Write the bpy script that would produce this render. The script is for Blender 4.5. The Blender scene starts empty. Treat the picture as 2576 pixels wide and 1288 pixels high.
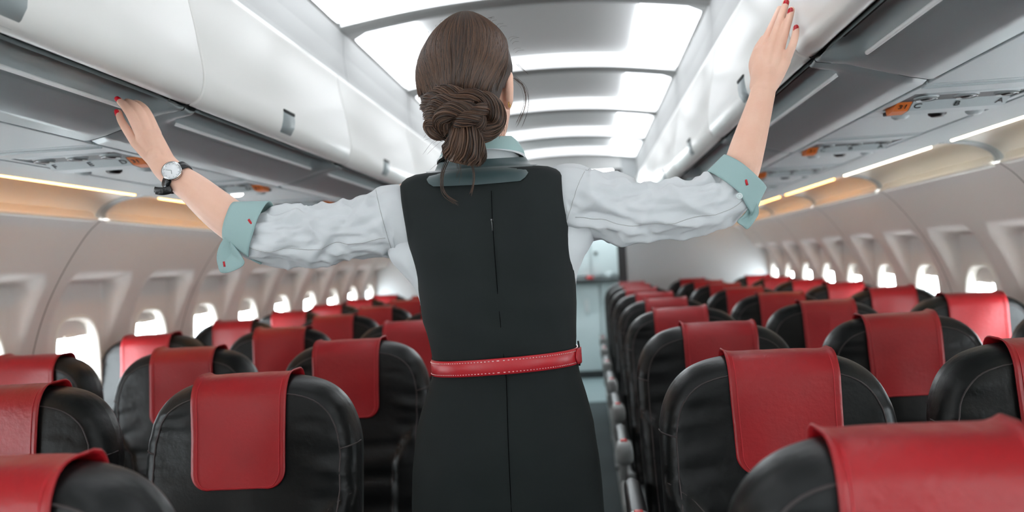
import bpy, bmesh, math, random
import numpy as np
from mathutils import Vector, Matrix, noise

random.seed(7)
SC = bpy.context.scene
COL = SC.collection
CAM_H = 1.27                       # camera height above the cabin floor (m)
FPX, YAW, PITCH, ROLL, CAM_X = 2085.67, 5.1515, 0.5862, 3.2244, 0.1813

# ------------------------------------------------------------------ camera
def _ray(u, v):
    u -= 1288.0; v -= 644.0
    r = math.radians(ROLL); u, v = u*math.cos(r)-v*math.sin(r), u*math.sin(r)+v*math.cos(r)
    x, y, z = u/FPX, -v/FPX, 1.0
    a = math.radians(PITCH); y, z = y*math.cos(a)+z*math.sin(a), -y*math.sin(a)+z*math.cos(a)
    t = math.radians(YAW); x, z = x*math.cos(t)-z*math.sin(t), x*math.sin(t)+z*math.cos(t)
    return Vector((x, z, y))       # world: x right, y aft, z up
def at(u, v, y):
    """point of the photo (u, v) at the real distance y down the aisle"""
    d = _ray(u, v); d *= y/d.y
    return Vector((d.x+CAM_X, d.y, d.z+CAM_H))
cam = bpy.data.cameras.new('camera'); cam_o = bpy.data.objects.new('camera', cam); COL.objects.link(cam_o)
fw = _ray(1288, 644).normalized(); rt = (_ray(2288, 644)-_ray(288, 644)).normalized(); up = rt.cross(fw)
cam_o.matrix_world = Matrix(((rt.x, up.x, -fw.x, CAM_X), (rt.y, up.y, -fw.y, 0), (rt.z, up.z, -fw.z, CAM_H), (0, 0, 0, 1)))
cam.sensor_width = 36; cam.lens = FPX/2576*36; cam.clip_start = .02
cam.dof.use_dof = True; cam.dof.focus_distance = 1.52; cam.dof.aperture_fstop = 2.6
SC.camera = cam_o

# ------------------------------------------------------------------ daylight outside, exposure
world = bpy.data.worlds.new('daylight'); SC.world = world; world.use_nodes = True
world.node_tree.nodes['Background'].inputs[0].default_value = (.93, .97, 1, 1)
world.node_tree.nodes['Background'].inputs[1].default_value = 20.0
SC.view_settings.view_transform = 'Standard'; SC.view_settings.look = 'None'
SC.view_settings.gamma = 1; SC.view_settings.use_curve_mapping = False
SC.view_settings.exposure = 0.0
CEIL_LAMP, COVE_LAMP, GALLEY_LAMP = 2.65, 7.0, 16.0

# ------------------------------------------------------------------ materials
def lin(c):
    return tuple(((x/255)/12.92 if x/255 <= .04045 else ((x/255+.055)/1.055)**2.4) for x in c) + (1,)
def mat(name, rgb, rough=.5, metal=0, spec=.5, bump=None, var=None, emit=None, coat=0, sheen=0, trans=0, sss=0, island=None):
    """bump=(scale, strength, stretch xyz, detail); var=(rgb2, scale, stretch); island=rgb2 random per strand"""
    m = bpy.data.materials.new(name); m.use_nodes = True
    nt = m.node_tree; b = nt.nodes['Principled BSDF']
    b.inputs['Base Color'].default_value = lin(rgb); b.inputs['Roughness'].default_value = rough
    b.inputs['Metallic'].default_value = metal; b.inputs['Specular IOR Level'].default_value = spec
    b.inputs['Coat Weight'].default_value = coat; b.inputs['Sheen Weight'].default_value = sheen
    b.inputs['Transmission Weight'].default_value = trans
    if sss:
        b.inputs['Subsurface Weight'].default_value = sss; b.inputs['Subsurface Radius'].default_value = (.012, .005, .003)
        b.inputs['Subsurface Scale'].default_value = .5
    def coords(st):
        tc = nt.nodes.new('ShaderNodeTexCoord'); mp = nt.nodes.new('ShaderNodeMapping'); mp.inputs['Scale'].default_value = st
        nt.links.new(tc.outputs['Object'], mp.inputs[0]); return mp.outputs[0]
    if bump:
        n = nt.nodes.new('ShaderNodeTexNoise'); n.inputs['Scale'].default_value = bump[0]
        n.inputs['Detail'].default_value = bump[3] if len(bump) > 3 else 3
        nt.links.new(coords(bump[2] if len(bump) > 2 else (1, 1, 1)), n.inputs[0])
        bp = nt.nodes.new('ShaderNodeBump'); bp.inputs['Strength'].default_value = bump[1]; bp.inputs['Distance'].default_value = .003
        nt.links.new(n.outputs[0], bp.inputs['Height']); nt.links.new(bp.outputs[0], b.inputs['Normal'])
    if var:
        n = nt.nodes.new('ShaderNodeTexNoise'); n.inputs['Scale'].default_value = var[1]; n.inputs['Detail'].default_value = 4
        nt.links.new(coords(var[2] if len(var) > 2 else (1, 1, 1)), n.inputs[0])
        mx = nt.nodes.new('ShaderNodeMix'); mx.data_type = 'RGBA'
        mx.inputs[6].default_value = lin(rgb); mx.inputs[7].default_value = lin(var[0])
        nt.links.new(n.outputs[0], mx.inputs[0]); nt.links.new(mx.outputs[2], b.inputs['Base Color'])
    if island:
        g = nt.nodes.new('ShaderNodeNewGeometry'); mx = nt.nodes.new('ShaderNodeMix'); mx.data_type = 'RGBA'
        mx.inputs[6].default_value = lin(rgb); mx.inputs[7].default_value = lin(island)
        nt.links.new(g.outputs['Random Per Island'], mx.inputs[0]); nt.links.new(mx.outputs[2], b.inputs['Base Color'])
    if emit:
        b.inputs['Emission Color'].default_value = lin(emit[0]); b.inputs['Emission Strength'].default_value = emit[1]
    return m
M = dict(
    bin=mat('bin_white', (226, 225, 221), .32, bump=(60, .02)),
    bin_grey=mat('bin_grey', (140, 149, 150), .36, metal=.25, bump=(500, .06)),
    lip=mat('handle_lip', (232, 233, 232), .4),
    psu=mat('panel_grey', (172, 180, 182), .45, bump=(400, .05)),
    psu_dark=mat('recess_dark', (38, 42, 44), .5),
    dark=mat('gap_dark', (22, 24, 25), .7),
    black=mat('black_plastic', (16, 17, 18), .4),
    chrome=mat('chrome', (205, 208, 210), .15, metal=1),
    orange=mat('orange_plate', (205, 104, 30), .5),
    wall=mat('sidewall', (218, 211, 206), .5, bump=(300, .05)),
    wall_joint=mat('joint', (104, 96, 88), .7),
    ledge=mat('cove_ledge', (226, 222, 214), .5),
    ceil=mat('ceiling_white', (228, 229, 228), .55),
    ceil_grey=mat('ceiling_grey', (176, 177, 176), .55),
    floor=mat('floor_carpet', (74, 84, 86), .9, bump=(350, .5), var=((54, 64, 66), 160)),
    vinyl=mat('galley_floor', (150, 166, 168), .4),
    bulk=mat('bulkhead', (192, 196, 197), .5),
    frame=mat('bulkhead_frame', (58, 60, 61), .5),
    galley=mat('galley_white', (222, 231, 231), .4),
    leather=mat('black_leather', (17, 19, 19), .40, spec=.30, bump=(70, .28, (1, 1, 1), 5), var=((13, 15, 15), 9)),
    gusset=mat('black_leather_side', (30, 32, 32), .4, spec=.5, bump=(70, .2)),
    red=mat('red_leather', (166, 18, 27), .42, spec=.5, bump=(95, .30, (1, 1, 1), 6), var=((146, 13, 23), 14)),
    red_thread=mat('red_thread', (190, 40, 50), .7),
    thread=mat('dark_thread', (64, 56, 56), .7),
    arm=mat('armrest_grey', (150, 154, 153), .4),
    metal=mat('seat_metal', (140, 144, 144), .35, metal=.7),
    red_plastic=mat('red_plastic', (196, 30, 32), .4),
    glass=mat('window_glass', (245, 250, 252), .05),
    lamp=mat('lamp_diffuser', (255, 255, 255), .5, emit=((246, 250, 255), CEIL_LAMP)),
    riser_glow=mat('rear_riser_glow', (255, 255, 255), .5, emit=((246, 250, 255), CEIL_LAMP*.45)),  # added glow for the back riser of each vault, no separate lamp
    cove_cream=mat('cove_lamp_cream', (255, 240, 220), .5, emit=((255, 236, 205), COVE_LAMP)),
    cove_amber=mat('cove_lamp_amber', (255, 190, 120), .5, emit=((255, 178, 96), COVE_LAMP*1.5)),
    galley_lamp=mat('galley_lamp', (255, 255, 255), .5, emit=((240, 250, 255), GALLEY_LAMP)),
    read_lamp=mat('reading_lamp', (255, 255, 255), .5, emit=((255, 255, 255), 12)),
    skin=mat('skin', (233, 194, 172), .48, spec=.4, bump=(260, .10, (1, 1, 1), 6), var=((221, 170, 148), 26), sss=.10),
    nail=mat('red_nail', (184, 12, 30), .18, coat=.6),
    hair=mat('hair', (42, 30, 24), .42, spec=.45, island=(98, 70, 52)),
    hair_base=mat('hair_base', (38, 27, 22), .5, bump=(60, .6, (6, 6, .6), 4), var=((58, 41, 32), 40, (5, 5, .5))),
    vest=mat('vest_cloth', (28, 32, 32), .75, spec=.16, bump=(900, .12), var=((34, 39, 39), 8)),
    seam=mat('seam_dark', (9, 11, 11), .95, spec=.05),
    cuff_dark=mat('buttonhole_teal', (84, 108, 108), .8, spec=.1),
    satin=mat('satin_band', (42, 62, 64), .42, spec=.5, sheen=.2),
    shirt=mat('white_shirt', (206, 209, 211), .8, spec=.2, bump=(700, .06)),
    teal=mat('teal_cuff', (150, 176, 175), .75, spec=.25, bump=(600, .1)),
    belt=mat('red_belt', (178, 30, 40), .35, spec=.5, bump=(120, .1)),
    stitch=mat('white_stitch', (236, 214, 210), .7),
    strap=mat('watch_strap', (20, 22, 24), .35, bump=(180, .5)),
    dial=mat('watch_dial', (232, 234, 236), .3),
    gold=mat('earring', (214, 170, 90), .25, metal=1),
    eye=mat('eye_white', (235, 235, 232), .2), iris=mat('iris', (70, 52, 40), .3), lip_skin=mat('lips', (186, 92, 86), .5),
    shoe=mat('black_shoe', (18, 18, 19), .3), tights=mat('tights', (60, 50, 46), .6),
    button=mat('button', (215, 225, 225), .15, spec=.7),
)

_nt = M['glass'].node_tree; _mx = _nt.nodes.new('ShaderNodeMixShader'); _tr = _nt.nodes.new('ShaderNodeBsdfTransparent')
_tr.inputs[0].default_value = (.93, .96, .97, 1); _mx.inputs[0].default_value = .06
_nt.links.new(_tr.outputs[0], _mx.inputs[1]); _nt.links.new(_nt.nodes['Principled BSDF'].outputs[0], _mx.inputs[2]); _nt.links.new(_mx.outputs[0], _nt.nodes['Material Output'].inputs[0])

# ------------------------------------------------------------------ mesh helpers
def mesh_obj(name, V, F, m, parent=None, smooth=True, fix=True):
    me = bpy.data.meshes.new(name); me.from_pydata([tuple(v) for v in V], [], F); me.update()
    if fix:
        bm = bmesh.new(); bm.from_mesh(me); bmesh.ops.remove_doubles(bm, verts=bm.verts, dist=1e-6)
        bmesh.ops.recalc_face_normals(bm, faces=bm.faces); bm.to_mesh(me); bm.free()
    if smooth: me.polygons.foreach_set('use_smooth', [True]*len(me.polygons))
    if m is not None: me.materials.append(M[m] if isinstance(m, str) else m)
    return link(name, me, parent)
def link(name, me, parent=None):
    o = bpy.data.objects.new(name, me); COL.objects.link(o)
    if parent is not None: o.parent = parent
    return o
def empty(name, loc=(0, 0, 0)):
    o = bpy.data.objects.new(name, None); o.location = loc; COL.objects.link(o); o.empty_display_size = .05; return o
def tag(o, label, cat, group=None):
    o['label'] = label; o['category'] = cat
    if group: o['group'] = group
    return o
def structure(o, label=None):
    o['kind'] = 'structure'
    if label: o['label'] = label
    return o
def grid_faces(nu, nv, cu=False, cv=False, base=0):
    F = []
    for i in range(nu if cu else nu-1):
        for j in range(nv if cv else nv-1):
            a = i*nv+j; b = ((i+1) % nu)*nv+j; c = ((i+1) % nu)*nv+(j+1) % nv; d = i*nv+(j+1) % nv
            F.append((base+a, base+b, base+c, base+d))
    return F
def loft(rings, close=True, cap=(True, True)):
    n = len(rings[0]); V = [p for r in rings for p in r]; F = grid_faces(len(rings), n, False, close)
    if cap[0]: F.append(tuple(range(n))[::-1])
    if cap[1]: F.append(tuple(range((len(rings)-1)*n, len(rings)*n)))
    return V, F
def join(*parts):
    V, F = [], []
    for v, f in parts:
        b = len(V); V += list(v); F += [tuple(i+b for i in q) for q in f]
    return V, F
def catmull(P, n, closed=False):
    P = [Vector(p) for p in P]; out = []; m = len(P); seg = m if closed else m-1
    for i in range(seg):
        p1, p2 = P[i], P[(i+1) % m]
        p0 = P[(i-1) % m] if (closed or i > 0) else p1*2-p2
        p3 = P[(i+2) % m] if (closed or i+2 < m) else p2*2-p1
        for k in range(n):
            t = k/n
            out.append(.5*((2*p1)+(p2-p0)*t+(2*p0-5*p1+4*p2-p3)*t*t+(3*p1-p0-3*p2+p3)*t**3))
    if not closed: out.append(P[-1].copy())
    return out
def tube(path, rad, n=8, flat=1.0, cap=True, closed=False, hint=None):
    """tube along path; rad float or list; flat squeezes along the second frame axis"""
    path = [Vector(p) for p in path]; m = len(path)
    if not hasattr(rad, '__len__'): rad = [rad]*m
    rings = []; nrm = None
    for i, p in enumerate(path):
        a = path[i-1] if (i or closed) else path[0]; b = path[(i+1) % m] if (i < m-1 or closed) else path[-1]
        t = (b-a).normalized()
        if nrm is None:
            h = Vector(hint) if hint is not None else (Vector((0, 0, 1)) if abs(t.z) < .9 else Vector((1, 0, 0)))
            nrm = (h-t*h.dot(t)).normalized()
        else:
            nrm = (nrm-t*nrm.dot(t)).normalized()
        bn = t.cross(nrm)
        rings.append([p+nrm*(math.cos(q)*rad[i])+bn*(math.sin(q)*rad[i]*flat) for q in [2*math.pi*k/n for k in range(n)]])
    if closed:
        V = [p for r in rings for p in r]; return V, grid_faces(m, n, True, True)
    return loft(rings, True, (cap, cap))
def rbox(c, s, r=.004, seg=2):
    bm = bmesh.new(); bmesh.ops.create_cube(bm, size=1)
    for v in bm.verts: v.co = Vector((v.co.x*s[0], v.co.y*s[1], v.co.z*s[2]))
    if r > 0: bmesh.ops.bevel(bm, geom=list(bm.edges), offset=r, segments=seg, affect='EDGES', profile=.5)
    bm.verts.index_update(); V = [v.co+Vector(c) for v in bm.verts]; F = [tuple(v.index for v in f.verts) for f in bm.faces]; bm.free()
    return V, F
def prism(profile, y0, y1, bev=.004):
    """closed (x, z) profile extruded along y with small rounded ends"""
    cx = sum(p[0] for p in profile)/len(profile); cz = sum(p[1] for p in profile)/len(profile)
    def ring(y, d):
        out = []
        for x, z in profile:
            v = Vector((cx-x, cz-z)); L = max(v.length, 1e-6); out.append((x+v.x/L*d, y, z+v.y/L*d))
        return out
    if bev <= 0: return loft([ring(y0, 0), ring(y1, 0)])
    return loft([ring(y0, bev), ring(y0+bev*.3, bev*.3), ring(y0+bev, 0), ring(y1-bev, 0), ring(y1-bev*.3, bev*.3), ring(y1, bev)])
def sstep(a, b, x):
    t = min(1, max(0, (x-a)/(b-a))) if a != b else float(x > a); return t*t*(3-2*t)
def text_mesh(name, s, size, loc, rot, m, parent, align='CENTER'):
    cu = bpy.data.curves.new(name, 'FONT'); cu.body = s; cu.size = size; cu.align_x = align; cu.align_y = 'CENTER'; cu.extrude = .0004; cu.resolution_u = 3
    t = bpy.data.objects.new(name+'_src', cu); COL.objects.link(t)
    dg = bpy.context.evaluated_depsgraph_get(); me = bpy.data.meshes.new_from_object(t.evaluated_get(dg)); bpy.data.objects.remove(t)
    me.materials.clear(); me.materials.append(M[m]); o = link(name, me, parent); o.location = loc; o.rotation_euler = rot; return o
def H(h): return h+CAM_H

# ------------------------------------------------------------------ cabin shell
Y0, Y1 = -2.6, 7.45            # behind the camera .. aft bulkhead
YG = 9.0                       # galley back wall
def quad_slab(name, x0, x1, y0, y1, z0, z1, m, parent=None, r=0):
    return mesh_obj(name, *rbox(((x0+x1)/2, (y0+y1)/2, (z0+z1)/2), (x1-x0, y1-y0, z1-z0), r), m, parent, smooth=False)
structure(quad_slab('floor', -2, 2, Y0, YG+.4, -.05, 0, 'floor'), 'dark grey-green carpet along the aisle')
vin = quad_slab('galley_floor_sheet', -1.2, 1.2, Y1, YG, .0, .004, 'vinyl', bpy.data.objects['floor'])
for s in (-1, 1):
    quad_slab('seat_track', s*.30-.012, s*.30+.012, Y0+.3, Y1-.1, 0, .006, 'metal', bpy.data.objects['floor'])
# outer skin above the bins: keeps the daylight out
structure(quad_slab('ceiling', -1.66, 1.66, Y0, YG+.4, H(1.12), H(1.15), 'ceil_grey'), 'unseen flat outer skin above the ceiling vaults, keeps daylight out')
for sd, x0, x1 in (('left', -1.69, -1.66), ('right', 1.66, 1.69)):
    structure(quad_slab('wall_upper_'+sd, x0, x1, Y0, YG+.4, H(.215), H(1.15), 'ceil_grey'), 'upper %s cabin side above the cove light' % sd)
    structure(quad_slab('wall_top_'+sd, min(x0, x1)-.0 if sd == 'left' else 1.50, -1.50 if sd == 'left' else 1.69, Y0, Y1, H(.345), H(.35), 'ceil_grey'), 'closing strip above the %s cove light' % sd)
ceiling = bpy.data.objects['ceiling']

# ceiling modules: arched ribs and lit vaults
CEIL_E, CEIL_C, PAN = .893, .952, 1.119
def arch(x): return H(CEIL_C-(CEIL_C-CEIL_E)*(x/.66)**2)
P0 = 3.044
NUMS = ['first', 'second', 'third', 'fourth', 'fifth', 'sixth', 'seventh', 'eighth', 'ninth', 'tenth', 'eleventh']
ks = [k for k in range(-5, 5) if P0+k*PAN+1.0 < Y1+.3]
def vault_mesh(y0, y1):
    """concave white vault between the two lamp strips, dished up a little towards its middle"""
    nx, ny = 25, 9; V = []
    for i in range(nx):
        x = -.60+1.20*i/(nx-1)
        for j in range(ny):
            v = j/(ny-1); V.append((x, y0+(y1-y0)*v, arch(x)+.062+.012*math.sin(math.pi*v)))
    return V, grid_faces(nx, ny)
for k in ks:
    y0 = P0+k*PAN; y1 = y0+.995
    o = empty('ceiling_light', (0, y0, H(CEIL_E)))
    vis = k+1
    lab = 'lit ceiling vault panel, %s from the camera' % NUMS[max(vis, 0)] if k >= -1 else 'lit ceiling vault panel behind the camera, %s going forward' % NUMS[-k-2]
    tag(o, lab if k != 0 else 'lit ceiling vault panel above the head, with a small square sensor', 'ceiling light', 'lit ceiling panels over the aisle')
    def loc(V): return [Vector(v)-Vector((0, y0, H(CEIL_E))) for v in V]
    V, F = vault_mesh(y0, y1); mesh_obj('vault', loc(V), F, 'ceil', o)
    for s in (-1, 1):      # lamp strips: curved lens facing inwards and down, rounded ends
        V = []; n = 21; prof = [(.655, .0), (.640, .004), (.60, .006), (.55, .006), (.50, .005), (.455, .004), (.445, .012), (.442, .062)]
        nv = len(prof)
        for i in range(n):
            t = i/(n-1); e = .07; yy = y0+(y1-y0)*t
            dd = min(t, 1-t)*(y1-y0); cut = 0 if dd > e else e-math.sqrt(max(0, e*e-(e-dd)**2))
            for q, (px, pz) in enumerate(prof):
                x = px-cut if q == 0 else min(px, .655-cut-.002*q); V.append((s*x, yy-y0, arch(x)+pz-.0-H(CEIL_E)-.004))
        mesh_obj('lamp_lens', V, grid_faces(n, nv), 'lamp', o)
    # end risers of the recess; back one glows, added to brighten the vault
    for ye in (y0, y1):
        V = []
        for i in range(33):
            x = -.655+1.31*i/32
            V += [(x, ye-y0, arch(x)-H(CEIL_E)-.004), (x, ye-y0, arch(x)-H(CEIL_E)+.07)]
        mesh_obj('riser', V, grid_faces(33, 2), 'ceil' if ye == y0 else 'riser_glow', o)
    if k == 0:
        sx, sy = .016, 3.16-y0
        zz = arch(0)+.062+.004-H(CEIL_E)
        mesh_obj('sensor_frame', *rbox((sx, sy, zz-.002), (.10, .12, .012), .004), 'ceil', o)
        mesh_obj('sensor', *rbox((sx, sy, zz-.010), (.066, .075, .012), .003), 'psu', o)
# arched ribs between the light panels + side bands above the bins
for k in range(-5, 6):
    ya = P0+k*PAN-.124+.0; yb = P0+k*PAN
    if ya > Y1: continue
    V = []
    for i in range(41):
        x = -.665+1.33*i/40; z = arch(x)-.006
        V += [(x, ya, z+.05), (x, ya+.004, z), (x, (ya+yb)/2-.012, z-.004), (x, (ya+yb)/2, z-.0), (x, (ya+yb)/2+.012, z-.004), (x, yb-.004, z), (x, yb, z+.05)]
    rib = mesh_obj('trim_%d' % (k+7), V, grid_faces(41, 7), 'ceil_grey'); structure(rib, 'arched grey rib between two ceiling lights')
for s in (-1, 1):
    for k in range(-5, 5):
        ya = P0+k*PAN-.062+.002; yb = min(ya+PAN-.004, Y1)
        if ya > Y1: continue
        pr = [(.656, H(.7015)), (.660, H(.72)), (.668, H(.80)), (.664, H(.884)), (.690, H(.884)), (.70, H(.7015))]
        structure(mesh_obj('trim_%d' % (20+k+(12 if s > 0 else 0)), *prism([(s*x, z) for x, z in pr], ya, yb, .003), 'ceil_grey', smooth=False), 'grey side band above the overhead bins')

# ------------------------------------------------------------------ overhead bins
BIN0, BINP = 1.697, 1.105
door_prof = [(.654, .381), (.640, .378), (.622, .388), (.611, .408), (.607, .43), (.607, .45), (.611, .485), (.618, .53), (.626, .57), (.634, .61), (.640, .65), (.642, .69), (.66, .70), (.72, .70), (.72, .404), (.665, .402)]
door_prof = [(p.x, p.y) for p in catmull([(x, z, 0) for x, z in door_prof[:12]], 3)] + door_prof[12:]
mid = [(.659, .374), (.666, .388), (.682, .397), (.700, .396), (.713, .386), (.7215, .372), (.7235, .362), (.727, .355), (.736, .350), (.79, .3345), (.792, .3335), (.83, .322), (.868, .3135)]
fill = [(.661, .3745), (.656, .3725), (.6545, .3685), (.658, .3645), (.675, .3615), (.696, .3590), (.712, .3565), (.724, .3538), (.736, .350), (.79, .3345), (.792, .3335), (.83, .322), (.868, .3135)]
def groove(t):      # 0 at module ends, 1 along the hand groove
    d = min(t, 1-t)*BINP; return sstep(.035, .095, d)
def bin_door_label(s, i):
    side = 'left' if s < 0 else 'right'
    return ['nearest white overhead bin above the %s seats' % side, 'second white overhead bin from the camera on the %s side' % side][i] if i < 2 else '%s white overhead bin from the camera on the %s side' % (NUMS[i], side)
for s in (-1, 1):
    for k in range(-3, 6):
        ya = BIN0+k*BINP; yb = ya+BINP
        if ya > Y1-.1: continue
        yb = min(yb, Y1-.01)
        o = empty('overhead_bin', (s*.66, ya, H(.36))); O = Vector(o.location)
        i = k+1
        if i >= 0: tag(o, bin_door_label(s, i), 'overhead bin', 'overhead bins')
        else: tag(o, '%s white overhead bin behind the camera on the %s side' % (NUMS[-i-1], 'left' if s < 0 else 'right'), 'overhead bin', 'overhead bins')
        V, F = prism([(s*x, H(z)) for x, z in door_prof], ya+.003, yb-.003, .006)
        mesh_obj('bin_door', [Vector(v)-O for v in V], F, 'bin', o)
        # base with hand groove
        n = 49; V = []
        for a in range(n):
            t = a/(n-1); g = groove(t); y = ya+.0025+(yb-ya-.005)*t
            e = .004*(sstep(.012, 0, min(t, 1-t)*(yb-ya)))
            for (x0, z0), (x1, z1) in zip(fill, mid):
                V.append((s*(x0+(x1-x0)*g), y, H(z0+(z1-z0)*g+e)))
            V.append((s*.868, y, H(.36)))
        mesh_obj('bin_base', [Vector(v)-O for v in V], grid_faces(n, len(mid)+1), 'bin_grey', o)
        # bright handle lip along the groove
        path = []
        for a in range(4, n-4):
            t = a/(n-1); g = groove(t); y = ya+.0025+(yb-ya-.005)*t
            path.append((s*(.7245-.030*(1-g)), y, H(.3585+.008*(1-g))))
        V, F = tube(path, [.0045]*len(path), 8, flat=1.0)
        mesh_obj('handle_lip', [Vector(v)-O for v in V], F, 'lip', o)
        mesh_obj('gap', [Vector(v)-O for v in rbox((s*.668, (ya+yb)/2, H(.396)), (.040, yb-ya-.01, .006), 0)[0]], rbox((0, 0, 0), (1, 1, 1), 0)[1], 'dark', o, smooth=False)
        pr2 = [(s*(x+.012), H(z)) for x, z in door_prof[:34]]+[(s*.70, H(.69)), (s*.70, H(.405))]
        V, F = prism(pr2, ya-.002, ya+.012, 0)
        mesh_obj('seam_strip', [Vector(v)-O for v in V], F, 'dark', o, smooth=False)
        # latch in the middle of the door's lower bulge
        yc = (ya+yb)/2-.05 if k < 5 else (ya+yb)/2
        V = []; W = .088
        lp = [(.6045, .445), (.6035, .43), (.606, .411), (.616, .394), (.632, .381)]
        for q in (0, .06, .5, .94, 1):
            dz = 0 if 0 < q < 1 else .005
            for x, z in lp: V.append((s*(x+dz), yc-W/2+W*q, H(z)))
        latch = mesh_obj('latch', [Vector(v)-O for v in V], grid_faces(5, 5), 'bin_grey', o)
        mesh_obj('latch_pocket', [Vector(v)-O for v in rbox((s*.606, yc, H(.4475)), (.008, W*.9, .010), .003)[0]], rbox((0, 0, 0), (1, 1, 1), .003)[1], 'dark', latch)

# ------------------------------------------------------------------ passenger service rail
ROWP, ROW1 = .762, 1.71
PSU0 = 1.955
for s in (-1, 1):
    side = 'left' if s < 0 else 'right'
    R = Vector((s*1.02, Y0, H(.32)))
    rail = mesh_obj('trim_%d' % (61+s), [Vector(v)-R for v in rbox((s*1.022, (Y0+Y1)/2, H(.356)), (.304, Y1-Y0, .008), 0)[0]], rbox((0, 0, 0), (1, 1, 1), 0)[1], 'dark', smooth=False)
    rail.location = R; structure(rail, 'grey service rail under the overhead bins above the %s seats' % side)
    pr = [(1.176, .312), (1.20, .3095), (1.26, .3065), (1.305, .3045), (1.312, .308), (1.312, .33), (1.176, .33)]
    k = 0; y = 1.68-1.066*4
    while y < Y1:
        ye = min(y+1.066, Y1)
        V, F = prism([(s*x, H(z)) for x, z in pr], y+.0015, ye-.0015, .002)
        mesh_obj('outer_panel', [Vector(v)-R for v in V], F, 'psu', rail, smooth=False); y += 1.066
    for r in range(-1, 8):
        ym = PSU0+(r)*ROWP
        if ym > Y1-.2: break
        # filler panel from the previous unit to this one
        fa, fb = ym-ROWP+.16, ym-.235
        mesh_obj('filler_panel', [Vector(v)-R for v in rbox((s*1.022, (fa+fb)/2, H(.318)), (.292, fb-fa-.003, .010), .0015)[0]], rbox((0, 0, 0), (.292, fb-fa-.003, .010), .0015)[1], 'psu', rail, smooth=False)
        cl = [Vector((s*.909+.022*math.cos(q), fa+.10+.022*math.sin(q), H(.3128)))-R for q in [2*math.pi*i/20 for i in range(20)]] if False else None
        u = empty('service_unit', (s*1.02, ym, H(.312))); U = Vector(u.location)
        tag(u, 'service unit with reading lights over the %s row on the %s side' % (NUMS[r+1] if r >= 0 else 'nearest', side) if r != 0 else ('service unit lettered C B A with orange number plate' if s > 0 else 'service unit lettered D E F behind the hand with the watch'), 'service unit', 'passenger service units')
        def add(nm, V, F, m, par=u, smooth=True): return mesh_obj(nm, [Vector(v)-U for v in V], F, m, par, smooth)
        # frame plate with a recess
        ya, yb = ym-.232, ym+.158
        for nm, x0, x1, q0, q1 in (('plate', .876, 1.168, ya, ym-.125), ('plate', .876, 1.168, ym+.075, yb), ('plate', .876, .896, ym-.125, ym+.075), ('plate', 1.150, 1.168, ym-.125, ym+.075)):
            add(nm, *rbox((s*(x0+x1)/2, (q0+q1)/2, H(.3175)), (x1-x0, q1-q0-.0005, .010), .0015), 'psu', smooth=False)
        for q in (ya+.02, ya+.034):
            add('ridge', *rbox((s*1.022, q, H(.3115)), (.285, .004, .004), .0015), 'psu')
        # rounded grip bar in front of the nozzles
        bar = [(.915, ym-.105), (.93, ym-.112), (1.02, ym-.112), (1.12, ym-.110), (1.150, ym-.105)]
        add('grip_bar', *tube([(s*x, y, H(.3265)) for x, y in bar], [.011, .0160, .0165, .0160, .011], 12, flat=1.25), 'psu')
        add('recess', *rbox((s*1.022, ym-.03, H(.3225)), (.252, .196, .012), 0), 'psu_dark', smooth=False)
        for j, x in enumerate((.945, 1.03, 1.115)):
            c = Vector((s*x, ym-.055, H(.316)))
            noz = add('air_nozzle', *tube([c+Vector((0, 0, .012)), c, c+Vector((0, 0, -.004))], [.026, .026, .020], 18), 'psu')
            add('nozzle_ring', *tube([c+Vector((.021*math.cos(q), .021*math.sin(q), -.004)) for q in [2*math.pi*i/20 for i in range(20)]], .0022, 6, closed=True), 'metal', noz)
            add('nozzle_core', *tube([c+Vector((0, 0, -.003)), c+Vector((0, 0, -.0065))], [.014, .010], 14), 'black', noz)
            lit = s < 0 and r == 1 and j == 1
            q = Vector((s*x, ym+.10, H(.3105)))
            add('reading_light', *tube([q+Vector((0, 0, .004)), q+Vector((0, 0, -.011)), q+Vector((0, 0, -.0165))], [.021, .020, .013], 16), 'read_lamp' if lit else ('black' if j == 1 else 'psu'))
        # lettered strip: a wedge whose face looks forward and down
        sx0, sx1 = .935, 1.146
        st = [(ym-.012, .317), (ym+.024, .301), (ym+.062, .298), (ym+.066, .304), (ym+.066, .318)]
        ring = lambda x: [(s*x, y, H(z)) for y, z in st]
        add('letter_strip', *loft([ring(sx0), ring((sx0+sx1)/2), ring(sx1)]), 'psu', smooth=False)
        st2 = [(y, z+.0008) for y, z in st]
        add('number_plate', *loft([[(s*x, y, H(z)) for y, z in st2] for x in (.900, .9335)]), 'orange', smooth=False)
        ang = math.atan2(.032, -.014)
        letters = [('C', .949), ('B', 1.035), ('A', 1.128)] if s > 0 else [('D', .949), ('E', 1.035), ('F', 1.128)]
        for ch, x in letters + [(str(31+0*r), .917)]:
            if r > 2: continue
            t = text_mesh('letter' if ch.isalpha() else 'row_number', ch, .026 if ch.isalpha() else .022, (0, 0, 0), (0, 0, 0), 'black', u)
            # face normal points towards the camera and down
            e = Vector((1, 0, 0)); f = Vector((0, .036, -.016)).normalized()*-1; nn = e.cross(f)
            pos = Vector((s*x, ym+.006, H(.309)))+nn*.0014
            t.matrix_basis = Matrix(((e.x, f.x, nn.x, 0), (e.y, f.y, nn.y, 0), (e.z, f.z, nn.z, 0), (0, 0, 0, 1)))
            t.location = pos-U
        add('call_switch', *rbox((s*.925, ym+.105, H(.309)), (.03, .02, .008), .002), 'black')

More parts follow.
